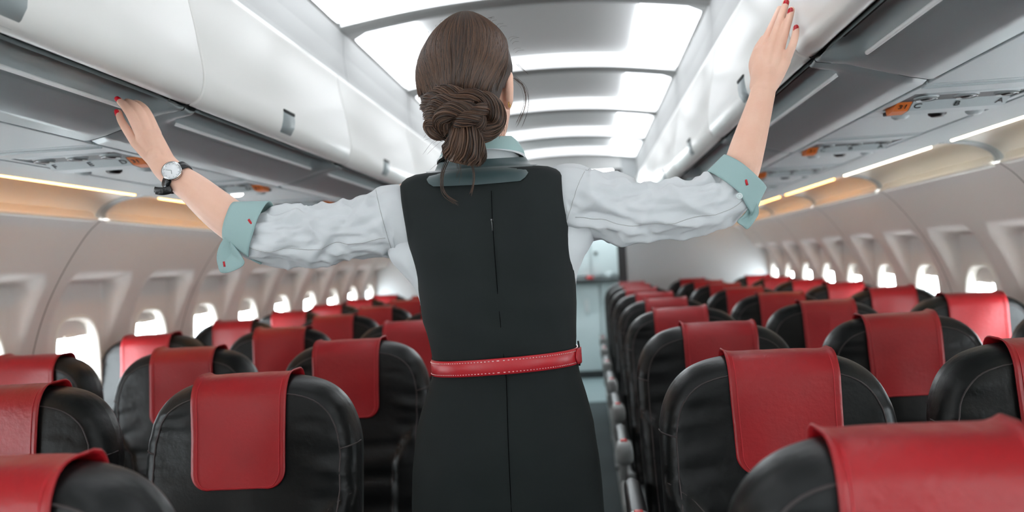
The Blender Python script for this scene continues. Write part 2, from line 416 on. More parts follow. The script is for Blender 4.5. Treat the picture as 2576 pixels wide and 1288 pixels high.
# ------------------------------------------------------------------ cove lights above the sidewalls
WP, WIN0 = .533, 3.003
JP, J0 = 1.066, 2.7365
def cove_pt(t, deep):   # quarter arch from the rail edge out to the wall ledge
    a = t*math.pi/2; return (1.318+(.172+deep)*math.sin(a), .240+(.072+deep)*math.cos(a)**.9)
for s in (-1, 1):
    side = 'left' if s < 0 else 'right'
    i = 0
    for k in range(-4, 5):
        ya = J0+k*JP; yb = min(ya+JP, Y1)
        if ya > Y1-.2: continue
        o = empty('cove_light', (s*1.40, ya, H(.25))); O = Vector(o.location)
        cream = (s > 0 and k <= 0)
        seen = k >= -2
        tag(o, '%s cove light along the top of the %s wall, %s from the camera' % ('cream' if cream else 'amber', side, NUMS[k+2]) if seen else '%s cove light behind the camera along the top of the %s wall' % (NUMS[-k-3], side), 'cove light', 'cove lights')
        n = 25; V = []; nt = 11
        for a in range(n):
            t = a/(n-1); d = .022*sstep(.02, .12, min(t, 1-t)*(yb-ya)); y = ya+.004+(yb-ya-.008)*t
            for b in range(nt): x, z = cove_pt(b/(nt-1), d); V.append((s*x, y, H(z)))
        mesh_obj('cove_panel', [Vector(v)-O for v in V], grid_faces(n, nt), 'ledge', o)
        V, F = rbox((s*1.3165, (ya+yb)/2, H(.3075)), (.010, yb-ya-.16, .012), .002)
        mesh_obj('lamp_strip', [Vector(v)-O for v in V], F, 'cove_cream' if cream else 'cove_amber', o)
        # ledge on which the cove light falls
        V, F = prism([(s*x, H(z)) for x, z in [(1.470, .236), (1.476, .228), (1.50, .226), (1.51, .262), (1.49, .262), (1.484, .242)]], ya+.04, yb-.04, .003)
        mesh_obj('ledge', [Vector(v)-O for v in V], F, 'ledge', o)
        # arched rib at the joint
        V = []
        for a in range(15):
            x, z = cove_pt(a/14, -.006)
            for dy, dd in ((-.03, .012), (-.024, .002), (-.006, 0), (0, .004), (.006, 0), (.024, .002), (.03, .012)):
                V.append((s*(x+dd), ya+dy, H(z+dd)))
        mesh_obj('arched_rib', [Vector(v)-O for v in V], grid_faces(15, 7), 'psu', o)

# ------------------------------------------------------------------ sidewalls with window reveals
wprof = [Vector(p) for p in [(1.488, .234, 0), (1.535, .195, 0), (1.592, .125, 0), (1.646, .046, 0), (1.70, -.05, 0), (1.745, -.16, 0), (1.777, -.28, 0), (1.793, -.42, 0), (1.795, -.56, 0)]]
wp = catmull(wprof, 12); wlen = [0]
for a, b in zip(wp, wp[1:]): wlen.append(wlen[-1]+(b-a).length)
def wall_at_h(h):
    for a, b in zip(wp, wp[1:]):
        if a.y >= h >= b.y: return a.x+(b.x-a.x)*(a.y-h)/(a.y-b.y+1e-9)
    return wp[0].x if h > wp[0].y else wp[-1].x
WC, WA, WB = -.300, .135, .190          # window centre height, half width, half height
def wall_pt(s, y, h, yc):
    """sidewall point: the wall leans in; around each window a flat upright reveal is cut into it"""
    X = wall_at_h(h)
    dy = abs(y-yc); half = .200-.035*sstep(-.05, -.45, h)
    m = sstep(half+.006, half-.028, dy)*sstep(.050, .024, h)
    cr = math.hypot(max(0, dy-(half-.05)), max(0, h-.0))          # rounded upper corners
    if h > 0 and dy > half-.05: m = min(m, sstep(.052, .024, cr))
    plane = 1.768+.004*sstep(-.1, -.5, h)
    X2 = max(X, plane)
    return Vector((s*(X+(X2-X)*m), y, H(h)))
def wall_module(s, yc):
    """one window bay: rings from the window hole out to the bay's rectangle"""
    n = 96; hb, ht = -.56, .234; V = []; K = 26
    for q in range(n):
        a = 2*math.pi*(q+.5)/n; c, si = math.cos(a), math.sin(a); e = 2/3.2
        hx = WA*math.copysign(abs(c)**e, c); hz = WC+WB*math.copysign(abs(si)**e, si)
        # outer rectangle point in the same direction (square-ish map)
        w2 = WP/2-.0
        tt = min(w2/abs(c) if abs(c) > 1e-6 else 9, ((ht-WC)/si if si > 0 else (hb-WC)/si) if abs(si) > 1e-6 else 9)
        ox, oz = c*tt, WC+si*tt
        for k in range(K):
            f = (k/(K-1)); x = hx+(ox-hx)*f; z = hz+(oz-hz)*f
            V.append(wall_pt(s, yc+x, z, yc))
    return V, grid_faces(n, K, True, False)
def wall_module_grid(s, yc, ya, yb):
    """one window bay as a fine grid whose cells inside the window are dropped and whose rim is snapped to the hole"""
    ny, nh = 37, 58; V = []; F = []
    hs = []
    for j in range(nh):
        hs.append(.234+(-.56-.234)*j/(nh-1))
    def inside(y, h): return (abs(y-yc)/WA)**3.2+(abs(h-WC)/WB)**3.2
    P = []
    for i in range(ny):
        for j in range(nh):
            y = ya+(yb-ya)*i/(ny-1); h = hs[j]; f = inside(y, h)
            P.append([y, h, f])
    def snap(p):
        y, h, f = p; g = f**(-1/3.2); return [yc+(y-yc)*g, WC+(h-WC)*g, 1.0]
    idx = lambda i, j: i*nh+j
    use = []
    for i in range(ny-1):
        for j in range(nh-1):
            q = (idx(i, j), idx(i+1, j), idx(i+1, j+1), idx(i, j+1)); ins = [P[a][2] < 1 for a in q]
            if not all(ins): use.append(q)
    sn = set(a for q in use for a in q if P[a][2] < 1)
    for a in sn: P[a] = snap(P[a])
    V = [wall_pt(s, p[0], p[1], yc) for p in P]
    return V, use
wn = 0
wall_obj = {}
for s in (-1, 1):
    side = 'left' if s < 0 else 'right'
    low = [(1.795, -.55), (1.80, -.60), (1.785, -.80), (1.74, -1.05), (1.70, -1.27), (1.9, -1.27), (1.9, -.55)]
    w = mesh_obj('wall_'+side, *prism([(s*x, H(z)) for x, z in low], Y0, Y1, 0), 'wall', smooth=False)
    structure(w, 'pale %s cabin sidewall' % side); wall_obj[s] = w
    for k in range(-5, 5):
        ya = J0+k*JP; yb = min(ya+JP, Y1)
        if ya > Y1-.1 or yb < -1.2: continue
        parts = []
        for b in (0, 1):
            yc = ya+WP*(b+.5)
            a0 = ya+.003 if b == 0 else ya+WP; a1 = ya+WP if b == 0 else ya+JP-.003
            if yc > Y1-.15:
                continue
            parts.append(wall_module_grid(s, yc, a0, min(a1, Y1)))
        if parts: mesh_obj('wall_panel', *join(*parts), 'wall', w)
        V = []
        for p in wp[::4]: V += [(s*(p.x+.004), ya-.025, H(p.y)), (s*(p.x+.004), ya+.025, H(p.y))]
        mesh_obj('joint_strip', V, grid_faces(len(V)//2, 2), 'wall_joint', w, smooth=False)
        for b in (0, 1):
            yc = ya+WP*(b+.5)
            if yc > Y1-.15: continue
            wn += 1
            # bezel ring standing into the window opening
            n = 40; V = []
            for q in range(n):
                a = 2*math.pi*q/n; c, si = math.cos(a), math.sin(a); e = 2/3.2
                hx = math.copysign(abs(c)**e, c); hz = math.copysign(abs(si)**e, si)
                for g, dx in ((1.10, .000), (1.06, -.006), (1.00, -.004), (.95, .010), (.92, .040)):
                    V.append((s*(1.770+dx), yc+hx*WA*g, H(WC+hz*WB*(1+(g-1)*.7))))
            win = mesh_obj('window_%d' % wn, V, grid_faces(n, 5, True, False), 'ledge')
            structure(win, 'oval cabin window with white bezel on the %s wall' % side)
            V = [(s*1.822, yc+math.copysign(abs(math.cos(a))**.62, math.cos(a))*WA*.92, H(WC+math.copysign(abs(math.sin(a))**.62, math.sin(a))*WB*.95)) for a in [2*math.pi*q/n for q in range(n)]]
            V2 = [(x+s*.004, y, z) for x, y, z in V]
            mesh_obj('pane', *loft([V, V2]), 'glass', win, smooth=False)
            # shade pulled down a little, with its handle
            sh = .012 if wn % 3 else .03
            mesh_obj('shade', *rbox((s*1.806, yc, H(WC+WB-.02-sh/2)), (.004, WA*1.86, sh+.05), .001), 'wall', win, smooth=False)
            mesh_obj('shade_handle', *rbox((s*1.801, yc, H(WC+WB-.040-sh)), (.012, .07, .012), .003), 'ledge', win)
quad_slab('wall_end_cap', -2, 2, Y0-.05, Y0, 0, H(1.3), 'bulk')
bpy.data.objects['wall_end_cap'].name = 'wall_front'; structure(bpy.data.objects['wall_front'], 'closing partition behind the camera')

# ------------------------------------------------------------------ aft bulkheads and galley
for s in (-1, 1):
    side = 'left' if s < 0 else 'right'
    b = quad_slab('wall_aft_'+side, min(s*.53, s*1.9), max(s*.53, s*1.9), Y1, Y1+.04, 0, H(1.25), 'bulk'); structure(b, 'plain pale bulkhead behind the %s seats' % side)
    quad_slab('edge_frame', min(s*.455, s*.53), max(s*.455, s*.53), Y1-.01, Y1+.06, 0, H(.80), 'frame', b)
    g = quad_slab('wall_galley_'+side, min(s*1.0, s*1.05), max(s*1.0, s*1.05), Y1+.05, YG, 0, H(1.2), 'galley'); structure(g, 'white galley side wall')
hd = quad_slab('trim_50', -.53, .53, Y1, Y1+.05, H(.80), H(1.25), 'ceil'); structure(hd, 'pale header over the aisle end')
ga = empty('galley_cabinet', (0, YG, 0)); tag(ga, 'white galley cabinet at the end of the aisle', 'cabinet'); G = Vector((0, YG, 0))
def gadd(nm, c, sz, m, r=.006, par=ga): return mesh_obj(nm, [Vector(v)-G for v in rbox(c, sz, r)[0]], rbox((0, 0, 0), sz, r)[1], m, par)
gadd('back_panel', (0, YG+.03, 1.05), (2.2, .05, 2.1), 'galley', 0)
for x in (-.62, -.06, .505):
    d = gadd('upper_door', (x-.0, YG-.02, 1.50), (.545, .04, .80), 'galley')
    gadd('door_knob', (x-.23, YG-.05, 1.34), (.035, .03, .035), 'black', .01, d)
gadd('counter', (0, YG-.10, 1.055), (1.9, .2, .025), 'frame', .004)
for x in (-.75, -.45, -.15, .15, .45, .75):
    c = gadd('trolley_front', (x, YG-.04, .55), (.288, .05, .93), 'galley')
    gadd('trolley_handle', (x, YG-.075, .78), (.05, .02, .14), 'lip', .005, c)
gadd('kick_plate', (0, YG-.03, .04), (1.9, .04, .08), 'frame', 0)
it = mesh_obj('coffee_pot', [Vector(v)-Vector((.20, YG-.12, 1.068)) for v in tube([(.20, YG-.12, 1.068), (.20, YG-.12, 1.085), (.20, YG-.12, 1.10)], [.04, .042, .03], 14)[0]], tube([(.20, YG-.12, 1.068), (.20, YG-.12, 1.085), (.20, YG-.12, 1.10)], [.04, .042, .03], 14)[1], 'red_plastic'); it.location = (.20, YG-.12, 1.068)
it.name = 'red_bowl'; tag(it, 'small red bowl on the galley counter', 'bowl')
it = mesh_obj('paper_cup', *loft([[(r*math.cos(a), r*math.sin(a), z) for a in [2*math.pi*i/14 for i in range(14)]] for r, z in ((.022, 0), (.026, .03), (.030, .065), (.027, .065), (.02, .006))]), 'galley'); it.location = (.40, YG-.12, 1.068)
tag(it, 'white cup on the galley counter beside the partition', 'cup')
gl = mesh_obj('galley_lamp', *rbox((0, 0, 0), (1.2, .25, .03), .006), 'galley_lamp'); gl.location = (0, 8.3, H(1.104)); tag(gl, 'bright ceiling lamp over the galley', 'ceiling light')
# ------------------------------------------------------------------ seats
ZT, SWID = 1.065, .2272
half_out = [(0, 1.065), (.05, 1.0648), (.09, 1.0625), (.125, 1.056), (.155, 1.045), (.18, 1.028), (.20, 1.005), (.214, .977), (.222, .95), (.2265, .92), (.2272, .88), (.2272, .80), (.226, .70), (.222, .58), (.214, .47), (.20, .42), (.16, .40)]
hw = catmull([(x, z, 0) for x, z in half_out], 8)
HX = np.array([p.x for p in hw]); HZ = np.array([p.y for p in hw])
OUT = np.stack([np.concatenate([HX, -HX[::-1]]), np.concatenate([HZ, HZ[::-1]])], 1)
def half_width(z): return float(np.interp(-z, -HZ[1:], HX[1:]))
def edge_dist(x, z):
    ax, az = OUT[:-1, 0], OUT[:-1, 1]; bx, bz = OUT[1:, 0]-ax, OUT[1:, 1]-az
    t = np.clip(((x-ax)*bx+(z-az)*bz)/(bx*bx+bz*bz+1e-12), 0, 1)
    return float(np.min(np.hypot(ax+t*bx-x, az+t*bz-z)))
def arc_x(z): return float(np.interp(z, [.40, .60, .70, .745, .78, .81, .835], [.128, .128, .130, .138, .155, .182, .2272]))
SEED = [0]
def y_mid(z): return .20*(z-ZT)-.012*sstep(.88, 1.06, z)
def y_front(x, z):
    d = edge_dist(x, z); t = min(d/.042, 1); g = max(0, 1-(1-t)**2.8)**(1/2.8)
    y = -.048*g-.012*(1-(x/.2272)**2)*g
    if z < .84:
        m = sstep(-.004, .012, abs(x)-arc_x(z)); y -= .022*m*g
        if m < .5:
            for zc in (.765, .685, .605):
                y += .007*math.exp(-((z-zc)/.006)**2)*g
            y -= .006*math.sin(math.pi*min(1, max(0, (.765-z)/.08 % 1)))*g if z < .765 else 0
    e = sstep(.07, .19, abs(x))
    w = noise.noise(Vector((x*5+SEED[0]*3.1, z*34+abs(x)*9, SEED[0])))*.6+noise.noise(Vector((x*9-4, z*60, SEED[0]+5)))*.4
    y += w*.0085*e*g*sstep(1.05, .98, z)
    y += noise.noise(Vector((x*9, z*9, SEED[0]+9)))*.004*g
    return y_mid(z)+y
def y_back(x, z):
    d = edge_dist(x, z); t = min(d/.035, 1); g = max(0, 1-(1-t)**2.8)**(1/2.8); return y_mid(z)+.045*g
def zrows(n, z0, z1, p=2.0): return [z1-(z1-z0)*(i/(n-1))**p for i in range(n)]
def back_mesh(fn, nx, zs):
    V = []
    for z in zs:
        w = half_width(z) if z < ZT-1e-6 else .05
        for i in range(nx):
            u = -1+2*i/(nx-1); u = math.sin(u*math.pi/2)*.9+u*.1; x = u*w; V.append((x, fn(x, z), z))
    return V, grid_faces(len(zs), nx)
ZS = zrows(70, .40, ZT, 2.0)
def make_variant(seed):
    SEED[0] = seed; me = {}
    V, F = join(back_mesh(y_front, 53, ZS), back_mesh(y_back, 53, ZS))
    o = mesh_obj('backrest', V, F, 'leather'); me['backrest'] = o.data; bpy.data.objects.remove(o)
    # seams: outer contour and the two lower wings
    parts = []
    def seam(pts, r=.0016): return tube(pts, r, 5)
    for sgn in (-1, 1):
        pts = []
        for x, z in zip(HX[0:len(HX):4], HZ[0:len(HZ):4]):
            v = Vector((-x, min(.88, z)-z+0.0)); 
            cxx, czz = min(x, .10), min(z, .90)
            L = math.hypot(x-cxx, z-czz); f = .030/max(L, .03); px, pz = x+(cxx-x)*f, z+(czz-z)*f
            if z < .44: break
            pts.append((sgn*px, y_front(sgn*px, pz)-.0008, pz))
        parts.append(seam(pts))
        wing = [(sgn*(arc_x(z)-.002), y_front(sgn*(arc_x(z)-.002), z)-.001, z) for z in [.833, .825, .815, .80, .785, .77, .755, .745, .72, .70, .66, .62, .58, .5]]
        parts.append(seam(wing, .0018))
        # gusset seam across the edge
        zz = .925; pts = [(sgn*(half_width(zz)-d), y_front(sgn*(half_width(zz)-d), zz-.004*d/.03)-.0008, zz-.2*d) for d in (.0, .004, .01, .018, .030)]
        parts.append(seam(pts, .0018))
    o = mesh_obj('seam', *join(*parts), 'thread'); me['seam'] = o.data; bpy.data.objects.remove(o)
    # red head cover draped over the top
    wc = .098+.003*(seed % 3); off = (.006, -.010, .012)[seed % 3]; nu = 33; V = []
    zb = [.955+(ZT-.955)*(1-(1-i/13)**2.2) for i in range(14)]
    zf = [ZT-(ZT-.850)*(.25*((i+1)/46)+.75*(1-math.cos(math.pi*(i+1)/46))/2) for i in range(46)]
    path = [('b', z) for z in zb]+[('f', z) for z in zf]
    for kind, z in path:
        for i in range(nu):
            u = -1+2*i/(nu-1); w = wc*(1-.03*sstep(1.06, .85, z))
            dz = z-.850 if kind == 'f' else 1
            R = .035                                    # rounded lower corners
            if dz < R: w -= R-math.sqrt(max(0, R*R-(R-dz)**2))
            x = off+u*w
            ztop = float(np.interp(abs(x), HX, HZ)); zz = min(z, ztop-.0004)
            y = (y_front if kind == 'f' else y_back)(x, zz)
            lift = .006*abs(u)**6
            near = sstep(.03, 0, ztop-z)
            V.append((x, y+(-1 if kind == 'f' else 1)*(.0045+lift*.5*(1-near)), zz+near*(.0045+.010*abs(u)**10)))
    n1 = len(path)
    o = mesh_obj('head_cover', V, grid_faces(n1, nu), 'red')
    md = o.modifiers.new('s', 'SOLIDIFY'); md.thickness = .003; md.offset = 0
    dg = bpy.context.evaluated_depsgraph_get(); dg.update(); m2 = bpy.data.meshes.new_from_object(o.evaluated_get(dg)); me['head_cover'] = m2; bpy.data.objects.remove(o)
    st = []
    for i in range(len(zb)+1, n1):
        pass
    edge = [V[i*nu+2] for i in range(len(zb)+1, n1-3)]+[V[(n1-3)*nu+j] for j in range(3, nu-3)]+[V[i*nu+nu-3] for i in range(n1-4, len(zb), -1)]
    o = mesh_obj('stitching', *tube([(x, y-.0022, z) for x, y, z in edge], .0009, 4), 'red_thread'); me['stitching'] = o.data; bpy.data.objects.remove(o)
    return me
VAR = [make_variant(k) for k in range(3)]
# cushion, armrest, legs (shared)
def cushion():
    rings = []
    for t, sc, zc in ((0, .90, .0), (.0, .97, 0), (.02, 1, 0), (.5, 1, 0), (.9, 1, 0), (.97, .97, -.008), (1, .88, -.018)):
        y = -.10-.43*t
        hwid, z0, z1 = .222*sc, .335+.0*t, .455+zc
        pts = []
        for q in range(28):
            a = 2*math.pi*q/28; c, si = math.cos(a), math.sin(a)
            pts.append((hwid*math.copysign(abs(c)**.4, c), y, (z0+z1)/2+(z1-z0)/2*math.copysign(abs(si)**.45, si)*sc))
        rings.append(pts)
    return loft(rings)
o = mesh_obj('seat_cushion', *cushion(), 'leather'); CUSH = o.data; bpy.data.objects.remove(o)
def armrest():
    rings = []
    for y, w, h, dz in ((.0, .018, .020, 0), (-.03, .024, .026, 0), (-.30, .025, .026, 0), (-.36, .026, .028, -.003), (-.385, .024, .026, -.006), (-.393, .016, .018, -.008)):
        rings.append([(w*math.copysign(abs(math.cos(a))**.6, math.cos(a)), y-.09, .625+dz+h*math.copysign(abs(math.sin(a))**.6, math.sin(a))) for a in [2*math.pi*q/20 for q in range(20)]])
    return loft(rings)
o = mesh_obj('armrest', *armrest(), 'black'); ARM = o.data; bpy.data.objects.remove(o)
def capm():
    rings = []
    for y, k in ((-.30, .9), (-.32, 1.06), (-.375, 1.08), (-.392, 1.0), (-.400, .7)):
        rings.append([(.027*k*math.copysign(abs(math.cos(a))**.6, math.cos(a)), y-.09, .618+.034*k*math.copysign(abs(math.sin(a))**.6, math.sin(a))) for a in [2*math.pi*q/20 for q in range(20)]])
    return loft(rings)
o = mesh_obj('armrest_cap', *capm(), 'arm'); CAP = o.data; bpy.data.objects.remove(o)
o = mesh_obj('button', *rbox((0, -.43, .655), (.022, .030, .008), .003), 'red_plastic'); BTN = o.data; bpy.data.objects.remove(o)
def leg_m():
    return join(rbox((0, -.16, .19), (.035, .05, .38), .008), rbox((0, -.44, .19), (.03, .04, .38), .008), rbox((0, -.30, .02), (.04, .42, .03), .006), rbox((0, -.28, .36), (.045, .50, .05), .012))
o = mesh_obj('leg_frame', *leg_m(), 'arm'); LEG = o.data; bpy.data.objects.remove(o)
def belt_m():
    return join(tube(catmull([(0, -.13, .43), (0, -.17, .50), (.005, -.26, .49), (.01, -.36, .475)], 5), .004, 6, flat=5, hint=(0, 0, 1)), rbox((.01, -.39, .476), (.045, .06, .012), .004))
o = mesh_obj('seat_side_shield', *join(rbox((0, -.10, .52), (.030, .10, .24), .012), rbox((0, -.27, .415), (.028, .36, .07), .012)), 'arm'); SHD = o.data; bpy.data.objects.remove(o)
ROWN = {0: 'nearest, half-cropped row', 1: 'first full row', 2: 'second full row', 3: 'third full row', 4: 'fourth full row', 5: 'fifth full row', 6: 'sixth full row', 7: 'seventh full row', 8: 'last row by the bulkhead'}
COLN = ['aisle seat', 'middle seat', 'window seat']
rng = random.Random(3)
for row in range(0, 9):
    for s in (-1, 1):
        for c in range(3):
            if row == 0 and c == 2: continue
            x = s*(.304+SWID+c*.5196); y = ROW1+(row-1)*ROWP
            seat = empty('airplane_seat', (x, y, 0))
            tag(seat, 'black leather %s, red head cover, %s of aisle, %s' % (COLN[c], 'left' if s < 0 else 'right', ROWN[row]), 'seat', 'airplane seats')
            seat.rotation_euler = (rng.uniform(-.012, .012), 0, rng.uniform(-.012, .012))
            v = VAR[1] if (row, s, c) == (1, -1, 0) else VAR[2] if (row, s, c) == (1, 1, 0) else VAR[(row*5+c*2+(s > 0)) % 3]
            bk = link('backrest', v['backrest'], seat); link('seam', v['seam'], bk)
            hc = link('head_cover', v['head_cover'], seat); link('stitching', v['stitching'], hc)
            link('seat_cushion', CUSH, seat)
            sides = [-s*.2598] + ([s*.2598] if c == 2 else [])
            for xx in sides:
                a = link('armrest', ARM, seat); a.location = (xx, 0, 0); cp = link('armrest_cap', CAP, a)
                link('button', BTN, a)
            sh = link('side_shield', SHD, seat); sh.location = (-s*.2598, 0, 0)
            if c in (0, 2):
                lg = link('leg_frame', LEG, seat); lg.location = (-s*.225, 0, 0)
            if (row, s, c) == (1, 1, 0) or (row, s, c) == (1, -1, 0): pass
# ------------------------------------------------------------------ the person in the aisle
PY = 1.575                                        # her distance down the aisle
person = empty('person', (0, PY, 0))
tag(person, 'person seen from behind in black pinafore dress, arms spread to both overhead bins', 'person')
PO = Vector((0, PY, 0))
def padd(nm, V, F, m, par=person, smooth=True):
    off = PO if par is person else PO
    o = mesh_obj(nm, [Vector(v)-off for v in V], F, m, par, smooth); return o
def bakemods(o, *mods):
    for kind, kw in mods:
        md = o.modifiers.new(kind, kind)
        for k, v in kw.items(): setattr(md, k, v)
    dg = bpy.context.evaluated_depsgraph_get(); dg.update(); me = bpy.data.meshes.new_from_object(o.evaluated_get(dg)); old = o.data
    o.modifiers.clear(); o.data = me; me.name = old.name; bpy.data.meshes.remove(old)
    me.polygons.foreach_set('use_smooth', [True]*len(me.polygons)); return o

def outline(L, y=PY): return sorted([(at(u, v, y).z, at(u, v, y).x) for u, v in L])
def ofun(L, y=PY):
    o = outline(L, y); zz = [a for a, b in o]; xx = [b for a, b in o]; return lambda z: float(np.interp(z, zz, xx))
dL = ofun([(1040, 1400), (1041, 1288), (1042, 1180), (1053, 1080), (1070, 1010), (1088, 950), (1095, 915), (1086, 870), (1068, 810), (1057, 745), (1049, 690), (1037, 630), (1023, 540), (1015, 475)])
dR = ofun([(1524, 1400), (1520, 1288), (1515, 1220), (1507, 1140), (1494, 1060), (1475, 990), (1457, 925), (1449, 885), (1450, 820), (1450, 760), (1448, 690), (1437, 600), (1425, 510), (1417, 435)])
Z_B = at(1270, 905, PY).z                          # belt height
Z_S = at(1014, 458, PY).z                          # shoulder height
def prof(z, tbl):
    return float(np.interp(z, [a for a, b in tbl], [b for a, b in tbl]))
BACK = [(.45, .105), (.70, .118), (.85, .125), (.95, .112), (1.04, .092), (1.09, .086), (1.17, .092), (1.30, .100), (1.40, .094), (1.46, .070)]
FRONT = [(.45, .10), (.70, .105), (.85, .105), (.95, .100), (1.09, .088), (1.20, .105), (1.28, .118), (1.36, .100), (1.46, .06)]
def dress_ring(z, grow=0, n=72, sq=None, noisy=True):
    xl, xr = dL(z), dR(z); xc, hw = (xl+xr)/2, (xr-xl)/2+grow
    e = 2/(sq or (2.4+1.6*sstep(1.22, 1.42, z))); pts = []
    for q in range(n):
        a = 2*math.pi*q/n; c, si = math.cos(a), math.sin(a)
        x = hw*math.copysign(abs(c)**e, c); d = prof(z, BACK) if si < 0 else prof(z, FRONT)
        y = (d+grow)*math.copysign(abs(si)**e, si)
        if si < 0:
            y += .010*math.exp(-(x/.022)**2)*sstep(.95, 1.1, z)*sstep(1.46, 1.40, z)          # spine
            y -= .007*(math.exp(-((x-.075)/.035)**2)+math.exp(-((x+.075)/.035)**2))*sstep(1.22, 1.34, z)*sstep(1.46, 1.42, z)   # shoulder blades
            y -= .010*(math.exp(-((x-.075)/.05)**2)+math.exp(-((x+.075)/.05)**2))*sstep(.72, .85, z)*sstep(.99, .9, z)
        if noisy:
            w = noise.noise(Vector((x*7+2, z*26+x*8, 1+si)))*.0045*sstep(.98, 1.06, z)*sstep(1.32, 1.15, z)
            w += noise.noise(Vector((x*10, z*11-x*14, 4+si)))*.004*sstep(1.10, .98, z)
            w += noise.noise(Vector((x*9, z*9, 7)))*.003
            y += (w if si > 0 else -w)
            x += .5*w*(1 if x > 0 else -1)*abs(c)*sstep(1.24, 1.15, z)
        pts.append(Vector((xc+x, PY+y, z)))
    return pts
# skirt and bodice of the dress
zs = [.47+(Z_S-.012-.47)*i/89 for i in range(90)]
rings = [dress_ring(z) for z in zs]
def neck_ring(cu, cv, hwpx, dpt_b, dpt_f, y=PY, n=72, droop=0):
    c = at(cu, cv, y); k = y/FPX; pts = []
    for q in range(n):
        a = 2*math.pi*q/n; co, si = math.cos(a), math.sin(a)
        pts.append(Vector((c.x+hwpx*k*co, c.y+(dpt_b if si < 0 else dpt_f)*si, c.z+(droop*si))))
    return pts
# shoulders close towards the neck
tops = []
base = dress_ring(Z_S-.012)
nk = neck_ring(1214, 424, 118, .062, .07, droop=.010)
for t, lift in ((.06, .008), (.18, .016), (.4, .024), (.7, .030), (1, .034)):
    tops.append([Vector((b.x+(n.x-b.x)*t, b.y+(n.y-b.y)*t, (Z_S-.012)+lift+(n.z-(Z_S+.022))*t)) for b, n in zip(base, nk)])
V, F = loft(rings+tops, True, (False, False))
dress = padd('dress', V, F, 'vest')
# centre back seam and zip pull
def back_y(x, z):
    xl, xr = dL(z), dR(z); xc, hw = (xl+xr)/2, (xr-xl)/2; r = dress_ring(z); return min((abs(p.x-x), p.y) for p in r if p.y < PY)[1]
seam = []
for u, v in [(1236, 480), (1238, 530), (1242, 600), (1247, 680), (1252, 760), (1258, 830), (1263, 885), (1272, 960), (1276, 1030), (1281, 1110), (1286, 1200), (1291, 1288)]:
    p = at(u, v, 1.478); seam.append((p.x, back_y(p.x, p.z)-.0006, p.z))
padd('back_seam', *tube(catmull(seam, 4), .0008, 5), 'seam', dress)
p = at(1237, 556, 1.478); q = at(1240, 580, 1.478)
yy = back_y(p.x, p.z)-.004
padd('zip_pull', *join(tube([(p.x, yy, p.z), ((p.x+q.x)/2, yy-.001, (p.z+q.z)/2), (q.x, yy, q.z)], [.0022, .0015, .0026], 8), tube([(p.x, yy, p.z+.004), (p.x, yy, p.z)], .003, 8)), 'metal', dress)
# pocket edge on the left hip
pk = [at(u, v, 1.52) for u, v in [(1068, 1005), (1058, 1035), (1050, 1062)]]
# belt
def belt_path(dz, grow, n=96):
    out = []
    for a in range(n):
        t = 2*math.pi*a/n; c, si = math.cos(t), math.sin(t); e = 2/2.4
        zL, zR = at(1096, 921, PY).z, at(1450, 891, PY).z
        xl, xr = at(1096, 921, PY).x-.001, at(1450, 891, PY).x+.001; xc, hw = (xl+xr)/2, (xr-xl)/2+grow
        x = hw*math.copysign(abs(c)**e, c); y = ((.092 if si < 0 else .094)+grow)*math.copysign(abs(si)**e, si)
        out.append(Vector((xc+x, PY+y, zL+(zR-zL)*(x/hw+1)/2+dz)))
    return out
bl = .0148
rings = [belt_path(-bl, .001), belt_path(-bl, .0040), belt_path(-bl+.002, .0052), belt_path(bl-.002, .0052), belt_path(bl, .0040), belt_path(bl, .001)]
belt = padd('belt', *loft(rings, True, (False, False)), 'belt')
st = []
for dz in (-bl+.0042, bl-.0042):
    pth = belt_path(dz, .0056, 300)
    for i in range(155, 298):
        if i % 2: continue
        a, b = pth[i], pth[(i+1) % 300]; st.append(tube([a, a+(b-a)*.75], .0007, 4))
padd('stitching', *join(*st), 'stitch', belt)
# belt tongue on the right
pth = belt_path(0, .0075, 300); V = []; NT = 14
idx = list(range(282, 300)); 
for j, i in enumerate(idx):
    f = j/(len(idx)-1); hh = bl*.98*math.sqrt(max(0.03, 1-(1-min(1, f/.35))**2))
    for q in range(9):
        V.append(pth[i]+Vector((0, 0, -hh+2*hh*q/8)))
tg = padd('belt_tongue', V, grid_faces(len(idx), 9), 'belt', belt)
bakemods(tg, ('SOLIDIFY', dict(thickness=.003, offset=0)))
st = []
for sg in (-1, 1):
    for j in range(3, len(idx)-1):
        f = j/(len(idx)-1); hh = (bl-.004)*math.sqrt(max(0.0, 1-(1-min(1, f/.4))**2)); a = pth[idx[j]]+Vector((0, -.0022, sg*hh)); b = pth[idx[j+1]]+Vector((0, -.0022, sg*hh)); st.append(tube([a, a+(b-a)*.65], .0007, 4))
padd('tongue_stitching', *join(*st), 'stitch', belt)
for u, v, y in ((1095, 921, 1.56), (1452, 890, 1.56)):
    c = at(u, v, y); padd('belt_loop', *tube([(c.x+(-.003 if u < 1200 else .003), c.y, c.z-.022), (c.x+(-.006 if u < 1200 else .006), c.y, c.z), (c.x+(-.003 if u < 1200 else .003), c.y, c.z+.024)], .0018, 6, flat=3), 'black', belt)

